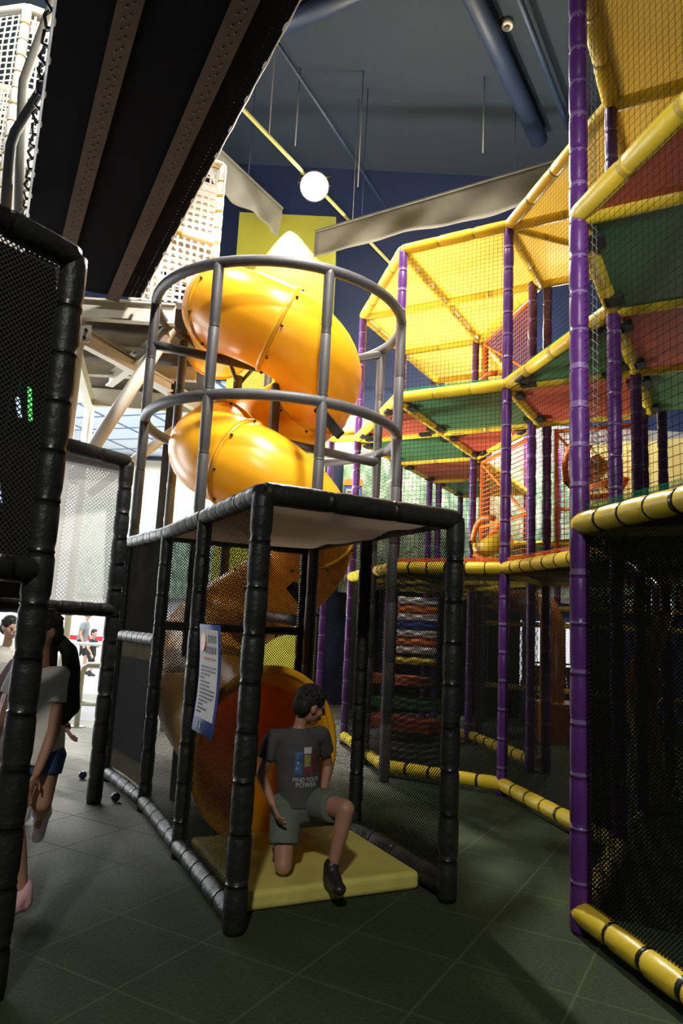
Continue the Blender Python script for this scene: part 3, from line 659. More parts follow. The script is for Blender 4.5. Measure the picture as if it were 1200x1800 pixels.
# big tube in the shade of the frame and chairs by the bright doorway
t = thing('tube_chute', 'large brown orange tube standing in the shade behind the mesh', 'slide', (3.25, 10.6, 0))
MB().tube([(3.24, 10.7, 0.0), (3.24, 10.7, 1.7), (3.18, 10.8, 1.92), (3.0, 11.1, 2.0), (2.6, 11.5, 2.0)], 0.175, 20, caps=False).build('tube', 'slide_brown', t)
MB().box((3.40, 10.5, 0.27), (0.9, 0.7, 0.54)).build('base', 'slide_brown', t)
def chair(x, y, rz, label):
    t = thing('rattan_chair', label, 'chair', (x, y, 0)); c, s_ = math.cos(rz), math.sin(rz)
    def W(a, b, z): return V((x+a*c-b*s_, y+a*s_+b*c, z))
    MB().bar(W(-0.22, 0, 0.44), W(0.22, 0, 0.44), 0.05, 0.44, up=W(0, 1, 0)-W(0, 0, 0)).build('seat', 'rattan', t)
    MB().grid(W(-0.21, 0.21, 0.5), W(0.21, 0.21, 0.5), W(0.21, 0.30, 0.95), W(-0.21, 0.30, 0.95), 4, 4).build('backrest', 'rattan', t)
    MB().tube([W(-0.23, 0.20, 0.42), W(-0.23, 0.30, 0.93), W(-0.17, 0.31, 1.0), W(0.17, 0.31, 1.0), W(0.23, 0.30, 0.93), W(0.23, 0.20, 0.42)], 0.016, 8).build('back_frame', 'wood_dark', t)
    for a in (-0.2, 0.2):
        for b in (-0.2, 0.2): MB().cyl(W(a, b, 0.44), W(a*1.1, b*1.1, 0), 0.016, 8).build('leg', 'wood_dark', t)
    for a in (-0.25, 0.25): MB().tube([W(a, 0.26, 0.66), W(a, -0.15, 0.68), W(a, -0.22, 0.44)], 0.015, 8).build('arm', 'wood_dark', t)
chair(4.35, 12.4, 0.5, 'rattan armchair in front of the bright doorway, right of the brown tube')
chair(3.55, 12.5, -0.6, 'rattan armchair left of the brown tube, seen through the mesh')

# climbing spinner tube under the near deck
t = thing('punch_roller', 'leaning yellow roller with an orange collar under the near deck', 'roller', (2.95, 6.6, 0))
MB().tube([(3.05, 6.6, 1.75), (2.92, 6.6, 1.42), (2.84, 6.6, 1.22)], [0.075, 0.10, 0.13], 14).build('upper_roll', 'pad_yellow', t)
MB().tube([(2.86, 6.6, 1.26), (2.80, 6.6, 0.98)], [0.14, 0.17], 14).build('collar', 'orange_pad', t)
MB().tube([(2.80, 6.6, 0.99), (2.84, 6.6, 0.72), (2.93, 6.6, 0.30), (2.95, 6.6, 0.02)], [0.16, 0.13, 0.10, 0.14], 14).build('lower_roll', 'pad_yellow', t)
t = thing('hanging_bucket', 'orange padded bucket hanging at the right edge under the near deck', 'swing', (3.3, 6.4, 1.8))
MB().rings([(3.25, 6.3, 1.70), (3.25, 6.3, 1.76), (3.25, 6.3, 1.95)], [(V((1, 0, 0)), V((0, 1, 0)))]*3, [0.13, 0.17, 0.20], 18, caps=False).build('rim', 'orange_pad', t)
MB().cyl((3.25, 6.3, 1.71), (3.25, 6.3, 1.74), 0.14, 18).build('bottom', 'orange_pad', t)
MB().cyl((3.25, 6.3, 1.93), (3.25, 6.3, 2.09), 0.012, 8).build('hanger', 'strap', t)

# ------------------------------------------------------------------ black netted exit cage
e_ = V((0.90, 0.435, 0)).normalized(); d_ = V((-0.435, 0.90, 0)).normalized()
FL = V((-0.42, 3.70, 0)); FRp = FL+e_*1.24; MOD = 1.14; CT = 2.17
BK = ['pad_black', 'tie_black']
cg = thing('slide_cage', 'black padded and netted cage over the slide exit with a cloth roof', 'cage', FL)
L = [FL+d_*MOD*k for k in range(3)]+[V((-1.99, 6.70, 0))]; Rr = [FRp+d_*MOD*k for k in range(3)]
def at(p, z): return V((p.x, p.y, z))
for k, p in enumerate(L): pad('post', at(p, 0), at(p, CT), 0.058 if k == 0 else 0.05, BK, cg, 0.24)
for k, p in enumerate(Rr): pad('post', at(p, 0), at(p, CT), 0.056 if k == 0 else 0.05, BK, cg, 0.24)
for k in range(3): pad('top_rail', at(L[k], CT), at(L[k+1], CT), 0.056, BK, cg, 0.19)
for k in range(2): pad('top_rail', at(Rr[k], CT), at(Rr[k+1], CT), 0.052, BK, cg, 0.30)
pad('front_beam', at(FL, CT), at(FRp, CT-0.01), 0.062, BK, cg, 0.45)
pad('back_beam', at(L[2], CT-0.02), at(Rr[2], CT-0.02), 0.05, BK, cg, 0.30)
for k in range(3): pad('floor_rail', at(L[k], 0.075), at(L[k+1], 0.075), 0.056, BK, cg, 0.24)
for k in range(2): pad('floor_rail', at(Rr[k], 0.085), at(Rr[k+1], 0.085), 0.066, BK, cg, 0.28)
pad('mid_rail', at(L[2], 1.30), at(L[3], 1.30), 0.052, BK, cg, 0.15)
pad('mid_rail', at(Rr[2], 1.42), at(L[2], 1.42), 0.035, BK, cg, 0.5)
for a, b, zlo, zhi in ((L[0], L[1], .1, CT), (L[1], L[2], .1, CT), (Rr[0], Rr[1], .1, CT), (Rr[1], Rr[2], .1, CT)):
    net('net_panel', at(a, zlo), at(b, zlo), at(b, zhi), at(a, zhi), 'net_dense', cg, 0.015, 6)
MB().grid(at(L[2], 1.33), at(L[3], 1.33), at(L[3], CT), at(L[2], CT), 4, 4).build('cloth_panel', 'cloth_dark', cg)
net('net_panel', at(L[2], 1.05), at(Rr[2], 1.05), at(Rr[2], CT), at(L[2], CT), 'net_dense', cg, 0.015, 6)
a, b = L[2]+d_*0.06, L[3]-d_*0.06
MB().grid(at(a, 0.14), at(b, 0.14), at(b, 1.27), at(a, 1.27), 6, 8, fn=lambda u, v: e_*0.02*math.sin(PI*u)).build('panel_border', 'panel_edge', cg)
o_ = -e_*0.012
MB().grid(at(a+d_*.12, 0.32)+o_, at(b-d_*.12, 0.32)+o_, at(b-d_*.12, 1.12)+o_, at(a+d_*.12, 1.12)+o_, 6, 8, fn=lambda u, v: e_*0.012*math.sin(PI*u)-e_*0.006).build('panel', 'panel_dark', cg)
fnc = lambda u, v: V((0, 0, -0.035*math.sin(PI*u)*math.sin(PI*v)-0.018*math.sin(11*v+2.2*u)*math.sin(PI*min(1,v*1.3))-0.008*math.sin(27*v+3*u)))
cz = CT-0.03
MB().grid(at(FL+d_*.05, cz), at(FRp+d_*.05, cz), at(Rr[2], cz), at(L[2], cz), 24, 30, fn=fnc).build('canopy', 'canopy', cg)

# landing mat
mat_c = FL+e_*0.635+d_*0.70
rt = Matrix((e_, d_, V((0, 0, 1)))).transposed()
mb = MB().box((0, 0, 0), (1.10, 1.02, 0.10))
o = mb.build('landing_mat', ['mat_yellow'])
o.matrix_world = Matrix.Translation(at(mat_c, 0.052)) @ rt.to_4x4()
bv = o.modifiers.new('round', 'BEVEL'); bv.width = 0.03; bv.segments = 4
tag(o, 'yellow vinyl landing mat on the floor at the slide exit', 'mat')

# rules sign on the net
sg = thing('rules_sign', 'white rules sign with a blue border and orange badge on the cage net', 'sign')
so = L[0].lerp(L[1], 0.50) - e_*0.075
sg.location = at(so, 1.2); bpy.context.view_layer.update()
def SP(u, v, off=0): return at(so, 1.46) + d_*(-u) + V((0, 0, v)) - e_*(off + 0.02*math.sin((v)*5))
def sign_patch(name, u0, v0, u1, v1, mat, off, parent, n=6):
    mb = MB(); base = len(mb.v)
    for j in range(n+1):
        for i in range(2):
            mb.v.append(SP(u0+(u1-u0)*i, v0+(v1-v0)*j/n, off))
    for j in range(n): mb.f.append((2*j, 2*j+1, 2*j+3, 2*j+2)); mb.mi.append(0); mb.sm.append(True)
    o = mb.build(name, mat, parent); return o
W_, H_ = 0.21, 0.62
sb = sign_patch('board', -W_, -H_, W_, 0, 'sign_blue', 0, sg)
sd = sb.modifiers.new('thickness', 'SOLIDIFY'); sd.thickness = 0.006; sd.offset = 0
sw = sign_patch('sheet', -W_+.025, -H_+.085, W_-.025, -0.03, 'sign_white', 0.006, sg)
c = SP(-0.11, -0.105, 0.010)
MB().rings([c, c-e_*0.002], [(d_, V((0, 0, 1)))]*2, [(0.05, 0.055)]*2, 20).build('badge', 'sign_orange', sg)
rs = random.Random(3)
def glyph(mb, u, v, s):
    for q in range(3): mb.bar(SP(u-s*.42, v-s*(.2+.3*q), .009), SP(u+s*.42, v-s*(.2+.3*q), .009), 0.002, s*.13, up=V((0, 0, 1)))
    for q in (-.25, .2): mb.bar(SP(u+s*(q+rs.uniform(-.1, .1)), v, .009), SP(u+s*(q+rs.uniform(-.1, .1)), v-s, .009), 0.002, s*.13, up=d_)
mb = MB()
for k in range(3): glyph(mb, 0.00+k*0.062, -0.06, 0.045)
for k in range(4): glyph(mb, -0.05+k*0.058, -0.125, 0.042)
mb.build('title', 'ink', sg)
mb = MB()
for k in range(11): mb.bar(SP(-0.10+k*0.021, -0.197, .009), SP(-0.088+k*0.021, -0.197, .009), 0.002, 0.014)
mb.build('subtitle', 'ink_red', sg)
mb = MB(); v = -0.245
while v > -0.515:
    n = rs.choice((4, 8, 12, 13)); ind = rs.choice((0, .015))
    for k in range(n): mb.bar(SP(-0.16+ind+k*0.023, v, .009), SP(-0.16+ind+k*0.023+.016, v, .009), 0.002, 0.010)
    v -= 0.0215
mb.build('rules_text', 'ink', sg)
mb = MB()
for k in range(2): glyph(mb, -0.10+k*0.06, -0.555, 0.04)
mb.build('footer_mark', 'print_white', sg)

# ------------------------------------------------------------------ slide tower: grey ring rails round the spiral
RC = V((-0.78, 7.41, 0)); RR = 1.34; ZT, ZM = 4.776, 3.49
tw = thing('slide_tower', 'grey tubular ring frame standing around the spiral slide', 'tower', RC)
GM = ['pad_grey', 'tie_grey']
def ringp(th, z, r=RR): return V((RC.x+r*math.cos(th), RC.y+r*math.sin(th), z))
for z in (ZT, ZM):
    MB().tube([ringp(2*PI*k/56, z) for k in range(56)], 0.052, 12, closed=True).build('ring_rail', ['pad_grey'], tw)
angs = [math.atan2(6.15-7.41, -1.26+.78), math.atan2(6.20-7.41, -.23+.78), math.atan2(7.24-7.41, .49+.78), math.atan2(8.06-7.41, .36+.78), math.atan2(7.05-7.41, -2.07+.78), math.atan2(8.0-7.41, -1.95+.78), PI*0.56]
for th in angs: pad('post', ringp(th, 0), ringp(th, ZT), 0.05, GM, tw, 0.62, jitter=0.01, tie_w=0.005)
MB().cyl((RC.x, RC.y, 0), (RC.x, RC.y, 4.05), 0.055, 14).build('centre_pole', 'pad_grey', tw)
MB().cyl((RC.x, RC.y, 4.2), ringp(angs[4], 4.3), 0.05, 12).build('crossbar', 'pad_grey', tw)
MB().cyl((RC.x, RC.y, 4.2), ringp(angs[3], 4.72), 0.05, 12).build('crossbar', 'pad_grey', tw)
MB().cyl((RC.x, RC.y, 3.42), ringp(angs[3], 3.38), 0.05, 12).build('crossbar', 'pad_grey', tw)
MB().cyl((RC.x, RC.y, 1.55), ringp(angs[1], 1.50), 0.05, 12).build('crossbar', 'pad_grey', tw)
MB().cyl((RC.x, RC.y, 1.55), ringp(angs[6], 1.50), 0.05, 12).build('crossbar', 'pad_grey', tw)
# struts that carry the slide
sk = [(( -1.33, 8.2, 0.0), (-1.33, 8.2, 4.4))]
for a, b in sk: MB().cyl(a, b, 0.055, 12).build('strut', 'pad_grey', tw)
for ang in (0, 2.1, 4.2): MB().cyl((-1.33, 8.2, 4.28), (-1.33+.2*math.cos(ang), 8.2+.2*math.sin(ang), 4.55), 0.022, 8).build('fork', 'pad_black', tw)

# spiral tube slide
HC = V((-0.86, 7.41, 0)); HR, TR = 0.56, 0.455
hz = [(150, 5.02), (180, 4.88), (270, 4.50), (360, 4.15), (450, 3.72), (540, 3.30), (630, 2.95), (720, 2.36), (790, 1.86), (850, 1.46), (885, 1.22)]
def hzf(t):
    for (a, za), (b, zb) in zip(hz, hz[1:]):
        if a <= t <= b:
            u = (t-a)/(b-a); return za+(zb-za)*u
    return hz[-1][1]
def hp(t):
    zz = (hzf(max(150, t-12))+hzf(t)+hzf(min(885, t+12)))/3
    return V((HC.x+HR*math.cos(math.radians(t)), HC.y+HR*math.sin(math.radians(t)), zz))
path = [V((-1.75, 9.0, 5.12)), V((-1.62, 8.6, 5.10)), V((-1.50, 8.15, 5.05)), V((-1.43, 7.75, 4.97))] + [hp(t) for t in range(186, 880, 8)]
tail = [hp(880), V((-1.38, 7.05, 1.02)), V((-1.24, 6.65, 0.88)), V((-1.03, 6.2, 0.76)), V((-0.77, 5.68, 0.66)), V((-0.54, 5.24, 0.61))]
path += tail
# smooth
for _ in range(3):
    path = [path[0]]+[(path[k-1]+path[k]*2+path[k+1])/4 for k in range(1, len(path)-1)]+[path[-1]]
sl = thing('spiral_slide', 'glossy yellow orange spiral tube slide inside the grey ring tower', 'slide', HC)
def frames(pts):
    T = [(pts[min(k+1, len(pts)-1)]-pts[max(k-1, 0)]).normalized() for k in range(len(pts))]
    fr = []
    for t_ in T:
        s_ = V((-t_.y, t_.x, 0)).normalized(); fr.append((s_, t_.cross(s_).normalized()))
    return T, fr
T, FRM = frames(path)
cuts = [0, 8, 16, 30, 44, 57, 70, 82, len(path)-6, len(path)-1]
for k in range(len(cuts)-2):
    a, b = cuts[k], cuts[k+1]
    rad = [TR]*(b-a+1)
    mb = MB(); mb.rings(path[a:b+1], FRM[a:b+1], rad, 40, caps=False)
    # flanged joint at the start of each section
    c, t_, f_ = path[a], T[a], FRM[a]
    mb.rings([c-t_*.03, c-t_*.02, c+t_*.02, c+t_*.03], [f_]*4, [TR, TR+.018, TR+.018, TR], 40, caps=False)
    so_ = mb.build('tube_section', ['slide'], sl)
    if k > 0:
        mb = MB(); mb.rings([c-t_*.004, c+t_*.004], [f_]*2, [TR+.0195]*2, 40, caps=False); mb.build('seam', 'slide_seam', so_)
        for q in range(8):
            th = q*PI/4+0.3; pc = c+(f_[0]*math.cos(th)+f_[1]*math.sin(th))*(TR+.013)+t_*0.045
            MB().sphere(pc, 0.016, 8, 5).build('bolt', 'bolt', so_)
a = cuts[-2]
end = path[a:]; T2, F2 = T[a:], FRM[a:]
ce = path[-1]; te = V((0.40, -0.90, -0.06)).normalized(); sx_ = V((-te.y, te.x, 0)).normalized()*-1; fe = (F2[-1][0], te.cross(F2[-1][0]).normalized())
cs = list(end); rads = [(TR, TR)]*len(end); frs = list(F2)
for q, (dd, ra, rb) in enumerate(((.10, .455, .465), (.18, .46, .50), (.24, .475, .535), (.27, .495, .555))):
    cs.append(ce+te*dd+V((0, 0, 0.005*q))); rads.append((ra, rb)); frs.append(fe)
mb = MB(); mb.rings(cs, frs, rads, 44, caps=False)
ex = mb.build('exit_section', ['slide'], sl)
sd = ex.modifiers.new('thickness', 'SOLIDIFY'); sd.thickness = 0.012; sd.offset = -1
lipc = cs[-1]; pts = []
for q in range(44):
    th = 2*PI*q/44; pts.append(lipc+fe[0]*0.505*math.cos(th)+fe[1]*0.565*math.sin(th))
MB().tube(pts, 0.028, 8, closed=True).build('exit_lip', 'slide', ex)
# brackets
for c, dv in ((hp(430), V((0.05, -0.1, -0.32))), (hp(800), V((0.28, -0.1, -0.20)))):
    n_ = (c-HC); n_.z = 0; n_.normalize(); p = c+V((0.35, -0.2, -0.1)).normalized()*0
MB().bar((-0.30, 7.12, 3.72), (-0.05, 6.98, 3.40), 0.05, 0.10).build('bracket', 'pad_black', sl)
MB().bar((-0.45, 6.85, 1.85), (-0.20, 6.75, 1.55), 0.05, 0.10).build('bracket', 'pad_black', sl)

# ------------------------------------------------------------------ steel platform, truss and netted towers on the left
ZP = 4.98
bl0, br0 = V((-1.62, 3.44, ZP)), V((-0.12, 3.00, ZP))
def dd_(p, k): return p + V((-0.455, 0.89, 0))*k
bd = V((-0.455, 0.89, 0)); bn = V((0.89, 0.455, 0))
# bridge axis: right edge through (-0.317,3.47), width 1.2
rA, rB = V((0.70, 1.35, ZP)), V((-2.36, 7.42, ZP)); lA, lB = rA-bn*1.22, rB-bn*1.22
br = thing('net_bridge', 'black netted overhead bridge with two brown steel bars underneath', 'bridge', (lB.x, lB.y, ZP))
MB().grid(lA, rA, rB, lB, 8, 24, fn=lambda u, v: V((0, 0, -0.07*math.sin(PI*u)))).build('net_floor', 'net_bridge', br)
MB().grid(lA+V((0, 0, .25)), rA+V((0, 0, .25)), rB+V((0, 0, .25)), lB+V((0, 0, .25))).build('walkway', 'black_matte', br)
for fr_ in (0.30, 0.76):
    a, b = lA.lerp(rA, fr_)-V((0, 0, .10)), lB.lerp(rB, fr_)-V((0, 0, .10))
    bar_ = MB().bar(a, b, 0.135, 0.02).build('steel_bar', 'bronze', br)
    mb = MB(); n = 150
    for k in range(n):
        p = a.lerp(b, (k+.5)/n)+bn*(0.016*(1 if k % 2 else -1)); mb.sphere(p-V((0, 0, .011)), 0.008, 6, 4)
    o = mb.build('rivets', 'rivet', bar_); o['kind'] = 'stuff'
for a, b in ((lA, lB), (rA, rB)):
    MB().tube([a.lerp(b, k/60)+V((0, 0, 0.02+0.010*math.sin(k*2.1))) for k in range(61)], 0.018, 6).build('edge_rope', 'white_pad', br)
for k in range(2):
    pass
# left side rail of the bridge with lacing
MB().tube([lA.lerp(lB, k/140)+V((-0.03-0.03*math.sin(k*1.9), -0.02, 0.10+0.03*math.cos(k*1.9))) for k in range(141)], 0.012, 5).build('lacing', 'tie_black', br)

# platform with steel beams
pl = thing('steel_platform', 'cream steel platform on tubular braces behind the black mesh frame', 'platform', (-3.0, 8.6, 0))
quad = [V((-3.75, 7.55, 0)), V((-1.9, 7.62, 0)), V((-2.1, 11.2, 0)), V((-4.2, 11.0, 0))]
MB().prism([(p.x, p.y) for p in quad], ZP-0.02, ZP+0.06).build('deck', 'soffit', pl)
def ibeam(a, b, h=0.17, w_=0.10):
    a, b = V(a), V(b); mb = MB(); mb.bar(a, b, 0.02, h); mb.bar(a+V((0, 0, h/2)), b+V((0, 0, h/2)), w_, 0.02); mb.bar(a-V((0, 0, h/2)), b-V((0, 0, h/2)), w_, 0.02)
    return mb.build('beam', 'white_steel', pl)
ibeam((-3.8, 7.5, ZP-.11), (-2.0, 7.58, ZP-.11), 0.22)
ibeam((-3.9, 8.3, ZP-.16), (-2.05, 8.35, ZP-.16))
ibeam((-4.0, 9.3, ZP-.18), (-2.1, 9.35, ZP-.18))
ibeam((-4.1, 10.6, ZP-.18), (-2.1, 10.8, ZP-.18), 0.26)
ibeam((-3.1, 7.6, ZP-.36), (-2.1, 10.6, ZP-.36)); ibeam((-2.1, 7.7, ZP-.30), (-3.3, 9.4, ZP-.30)); ibeam((-3.2, 7.8, ZP-.44), (-4.0, 10.7, ZP-.30))
ibeam((-3.05, 7.7, ZP-.42), (-2.4, 9.2, ZP-.42), 0.12)
MB().cyl((-3.08, 7.6, 0), (-3.08, 7.6, ZP-.1), 0.075, 16).build('column', 'white_steel', pl)
MB().cyl((-4.1, 10.9, 0), (-4.1, 10.9, ZP-.1), 0.075, 16).build('column', 'white_steel', pl)
MB().cyl((-2.08, 7.75, ZP-.2), (-3.02, 7.7, 2.9), 0.075, 16).build('diagonal_brace', 'white_steel', pl)
MB().cyl((-1.75, 8.6, 4.15), (-3.05, 8.4, 2.9), 0.06, 16).build('diagonal_brace', 'white_steel', pl)
MB().cyl((-2.1, 10.4, ZP-.2), (-1.75, 8.9, 3.3), 0.06, 16).build('diagonal_brace', 'white_steel', pl)
gs = MB().box((-3.02, 7.53, ZP-.40), (0.22, 0.02, 0.20)).build('gusset', 'white_steel', pl)
for q in ((-0.05, 0.05), (0.06, 0.03), (0.05, -0.06)): MB().cyl((-3.02+q[0], 7.50, ZP-.40+q[1]), (-3.02+q[0], 7.53, ZP-.40+q[1]), 0.02, 8).build('bolt', 'bolt', gs)

# white netted tower standing on the platform
def net_tower(name, label, base, top_z, z0, pr, tilt=V((0, 0, 0)), roofed=True):
    t = thing(name, label, 'tower', (base[0].x, base[0].y, z0)); n = len(base)
    for p in base: pad('post', at(p, z0), at(p, top_z)+tilt, pr, ['white_pad', 'tie_yellow'], t, 0.22, seg=10)
    for k in range(n):
        a, b = base[k], base[(k+1) % n]
        pad('rail', at(a, top_z)+tilt, at(b, top_z)+tilt, pr, ['white_pad', 'tie_yellow'], t, 0.4, seg=10)
        pad('rail', at(a, (z0+top_z)/2)+tilt/2, at(b, (z0+top_z)/2)+tilt/2, pr*.9, ['white_pad', 'tie_yellow'], t, 0.4, seg=10)
        net('net_panel', at(a, z0), at(b, z0), at(b, top_z)+tilt, at(a, top_z)+tilt, 'net_white', t, 0.03, 6)
    return t
b2 = [V((-2.55, 7.75, 0)), V((-1.72, 8.15, 0)), V((-1.95, 9.2, 0)), V((-2.75, 9.2, 0))]
t = net_tower('net_tower', 'white rope net tower at the top of the slide entrance', b2, 7.15, ZP+.06, 0.05)
for k in range(3):
    a = V((-2.5, 7.9, 5.2+k*.55)); MB().tube([a, a+V((.3, .15, .12)), a+V((.62, .3, -.05))], 0.022, 8).build('rope', 'net_rope' if 'net_rope' in M else 'white_pad', t)
for a, b in ((b2[1], b2[2]), (b2[0], b2[1])):
    MB().grid(at(a, 5.6)+V((-.05, .08, 0)), at(b, 5.6)+V((-.05, .08, 0)), at(b, 6.9)+V((-.05, .08, 0)), at(a, 6.9)+V((-.05, .08, 0))).build('inner_pad', 'white_pad', t)
b1 = [V((-4.15, 7.6, 0)), V((-3.35, 7.95, 0)), V((-3.9, 9.3, 0)), V((-5.3, 8.9, 0)), V((-5.1, 7.8, 0))]
t = net_tower('net_tower', 'tall white rope net tower at the upper left, left of the black bridge', b1, 8.75, 4.6, 0.06)
MB().grid(at(b1[0], 8.5)+V((0, .06, 0)), at(b1[1], 8.5)+V((0, .06, 0)), at(b1[1], 8.72)+V((0, .06, 0)), at(b1[0], 8.72)+V((0, .06, 0))).build('header_pad', 'white_pad', t)
for a, b in ((b1[4], b1[0]), (b1[0], b1[1])):
    MB().grid(at(a, 4.7)+V((.03, .10, 0)), at(a.lerp(b, .45), 4.7)+V((.03, .10, 0)), at(a.lerp(b, .45), 7.0)+V((.03, .10, 0)), at(a, 7.0)+V((.03, .10, 0))).build('inner_pad', 'white_pad', t)
# grey brace bars by the bridge
t = thing('brace_bar', 'white bent brace bar above the bridge at the upper left', 'brace', (-3.3, 6.3, 6))
MB().tube([(-3.05, 6.3, 8.3), (-3.17, 6.3, 7.69), (-3.38, 6.3, 6.68), (-3.37, 6.3, 6.50), (-3.32, 6.3, 5.95), (-3.25, 6.3, 5.2)], 0.048, 10).build('bar', 'white_steel', t)
t = thing('brace_bar', 'dark grey bent brace bar crossing the white net tower at the upper left', 'brace', (-2.6, 5.6, 6))
MB().tube([(-2.52, 5.6, 6.55), (-2.74, 5.6, 6.32), (-2.84, 5.6, 6.02), (-3.02, 5.6, 5.60), (-3.04, 5.6, 5.48), (-3.03, 5.6, 5.2), (-3.0, 5.6, 4.7)], [0.07, 0.05, 0.045, 0.045, 0.045, 0.045, 0.045], 10).build('bar', 'door_grey', t)

# climbing plank with holds
t = thing('climbing_plank', 'black climbing plank with green edge and red holds left of the slide', 'climbing wall', (-2.38, 9.5, 0))
MB().box((-2.42, 9.5, 2.5), (0.16, 0.06, 5.0)).build('board', 'pole_black', t)
MB().box((-2.325, 9.5, 2.5), (0.03, 0.08, 5.0)).build('edge', 'pole_green', t)
for z, mt in ((3.92, 'hold_red'), (3.25, 'hold_red'), (2.78, 'hold_tan'), (4.35, 'hold_tan'), (3.6, 'hold_red')):
    MB().sphere((-2.36, 9.44, z), 0.06, 10, 7, sx=0.6, sy=0.8, sz=1.3).build('hold', mt, t)

# ------------------------------------------------------------------ black padded mesh frames at the left edge
dl = V((-0.55, -0.835, 0)).normalized()
def mesh_frame(name, label, base, ztop, zmid, r, span, cloth):
    t = thing(name, label, 'frame', base)
    q = base+dl*span
    pad('post', at(base, 0), at(base, ztop), r, BK, t, 0.22, tie_w=0.012); pad('post', at(q, 0), at(q, ztop), r, BK, t, 0.22)
    pad('top_rail', at(base, ztop), at(q, ztop), r*1.02, BK, t, 0.34)
    pad('mid_rail', at(base, zmid), at(q, zmid), r*.95, BK, t, 0.17)
    return t, q
N0 = V((-1.27, 3.0, 0))
t, q = mesh_frame('mesh_frame', 'near black padded frame with dark mesh at the left edge of the picture', N0, 3.08, 1.66, 0.061, 1.5, None)
net('net_panel', at(N0, 1.66), at(q, 1.66), at(q, 3.08), at(N0, 3.08), 'net_frame', t, 0.02, 6)
away = V((-0.40, 0.91, 0))
MB().grid(at(N0, 1.55)+away*.9+V((-.02, 0, 0)), at(q, 1.55)+away*.9, at(q, 3.0)+away*.9, at(N0, 3.0)+away*.9+V((-.02, 0, 0)), 4, 4).build('dark_backing', 'cloth_dark', t)  # added dark sheet, keeps the view through the near mesh dark
MB().grid(at(N0, 3.02)+V((-.08, 0, 0)), at(q, 3.02), at(q, 2.98)+away*.9, at(N0, 2.98)+away*.9+V((-.02, 0, 0))).build('soffit', 'black_matte', t)
for c, h, mt, lb in ((V((-1.60, 3.45, 2.52)), 0.17, emis('green light strip', (0.08, 0.9, 0.12), 1.6), 'short green light strip glowing behind the near dark mesh'),
                     (V((-1.655, 3.45, 2.50)), 0.10, emis('white light strip', (0.6, 0.7, 1.0), 0.9), 'short bluish white light strip glowing left of the green one'),
                     (V((-1.70, 3.45, 2.06)), 0.10, emis('violet light strip', (0.45, 0.5, 1.0), 0.9), 'bluish light strip low behind the near dark mesh')):
    lt = thing('light_strip', lb, 'light', c)
    MB().bar(c-V((-.012, 0, h/2)), c+V((-.012, 0, h/2)), 0.028, 0.010).build('tube', mt, lt)
    MB().cyl(c+V((-.012, 0, h/2)), (c.x, c.y, 2.99), 0.004, 6).build('cable', 'tie_black', lt)
B0 = V((-1.85, 5.91, 0))
t, q = mesh_frame('mesh_frame', 'black padded frame with a pale lit mesh panel, behind the near frame', B0, 2.78, 1.52, 0.060, 1.25, None)
aw = V((-0.30, 0.95, 0))*0.5
MB().grid(at(B0, 2.74), at(q, 2.74), at(q, 2.72)+aw, at(B0, 2.72)+aw*.7).build('soffit', 'soffit', t)
net('net_panel', at(B0, 1.54)+V((-.03, .05, 0)), at(q, 1.54)+V((-.03, .05, 0)), at(q, 2.72)+aw, at(B0, 2.72)+aw*.35, 'net_cloth', t, 0.02, 6)

# ------------------------------------------------------------------ lobby furniture
def handrail(x0, x1, y, label, zs=(0.90, 0.48)):
    t = thing('handrail', label, 'railing', (x0, y, 0))
    for z in zs: MB().cyl((x0, y, z), (x1, y, z), 0.032, 10).build('rail', 'steel', t)
    n = 3
    for k in range(n):
        x = x0+(x1-x0)*(k+.5)/n; MB().cyl((x, y, 0), (x, y, 0.9), 0.028, 10).build('upright', 'steel', t)
handrail(-6.4, -3.2, 13.5, 'straight steel handrail in the bright lobby in front of the walking man')
t = thing('barrier_rail', 'dull cream bent tube barrier standing on the lobby floor beside the mesh frame', 'railing', (-3.32, 9.6, 0))
MB().tube([(-3.33, 9.6, 0), (-3.33, 9.6, 0.68), (-3.31, 9.6, 0.76), (-3.25, 9.6, 0.80), (-2.3, 9.6, 0.82), (-2.22, 9.6, 0.78), (-2.2, 9.6, 0.7), (-2.2, 9.6, 0)], 0.038, 12).build('hoop', 'brass_rail', t)
MB().cyl((-3.33, 9.6, 0.30), (-2.2, 9.6, 0.31), 0.030, 10).build('crossbar', 'brass_rail', t)
MB().box((-3.33, 9.6, 0.006), (0.2, 0.14, 0.012)).build('foot_plate', 'door_grey', t)
t = thing('belt_barrier', 'red retractable belt barrier in front of the white lobby wall', 'barrier', (-6.6, 18.4, 0))
for x in (-8.0, -4.6):
    MB().cyl((x, 18.4, 0), (x, 18.4, 1.0), 0.035, 10).build('stanchion', 'steel', t); MB().cyl((x, 18.4, 0), (x, 18.4, 0.03), 0.17, 16).build('foot', 'steel', t)
MB().grid((-8.0, 18.4, 0.86), (-4.6, 18.4, 0.86), (-4.6, 18.4, 0.98), (-8.0, 18.4, 0.98), 10, 1, fn=lambda u, v: V((0, 0, -0.10*math.sin(PI*u)))).build('belt', 'belt_red', t)
t = thing('notice_board', 'small orange headed notice with blue border behind the purple posts', 'sign', (0.18, 13.35, 3.9))
MB().box((0.20, 13.385, 3.95), (0.34, 0.05, 0.62)).build('board', 'sign_blue', t)
MB().box((0.20, 13.36, 3.88), (0.28, 0.02, 0.40)).build('sheet', 'sign_white', t)
MB().box((0.20, 13.36, 4.21), (0.36, 0.03, 0.12)).build('header', 'sign_orange', t)
mb = MB()
for k in range(4): mb.box((0.20, 13.345, 4.02-k*.09), (0.22, 0.008, 0.022))
mb.build('text_lines', 'ink', t)

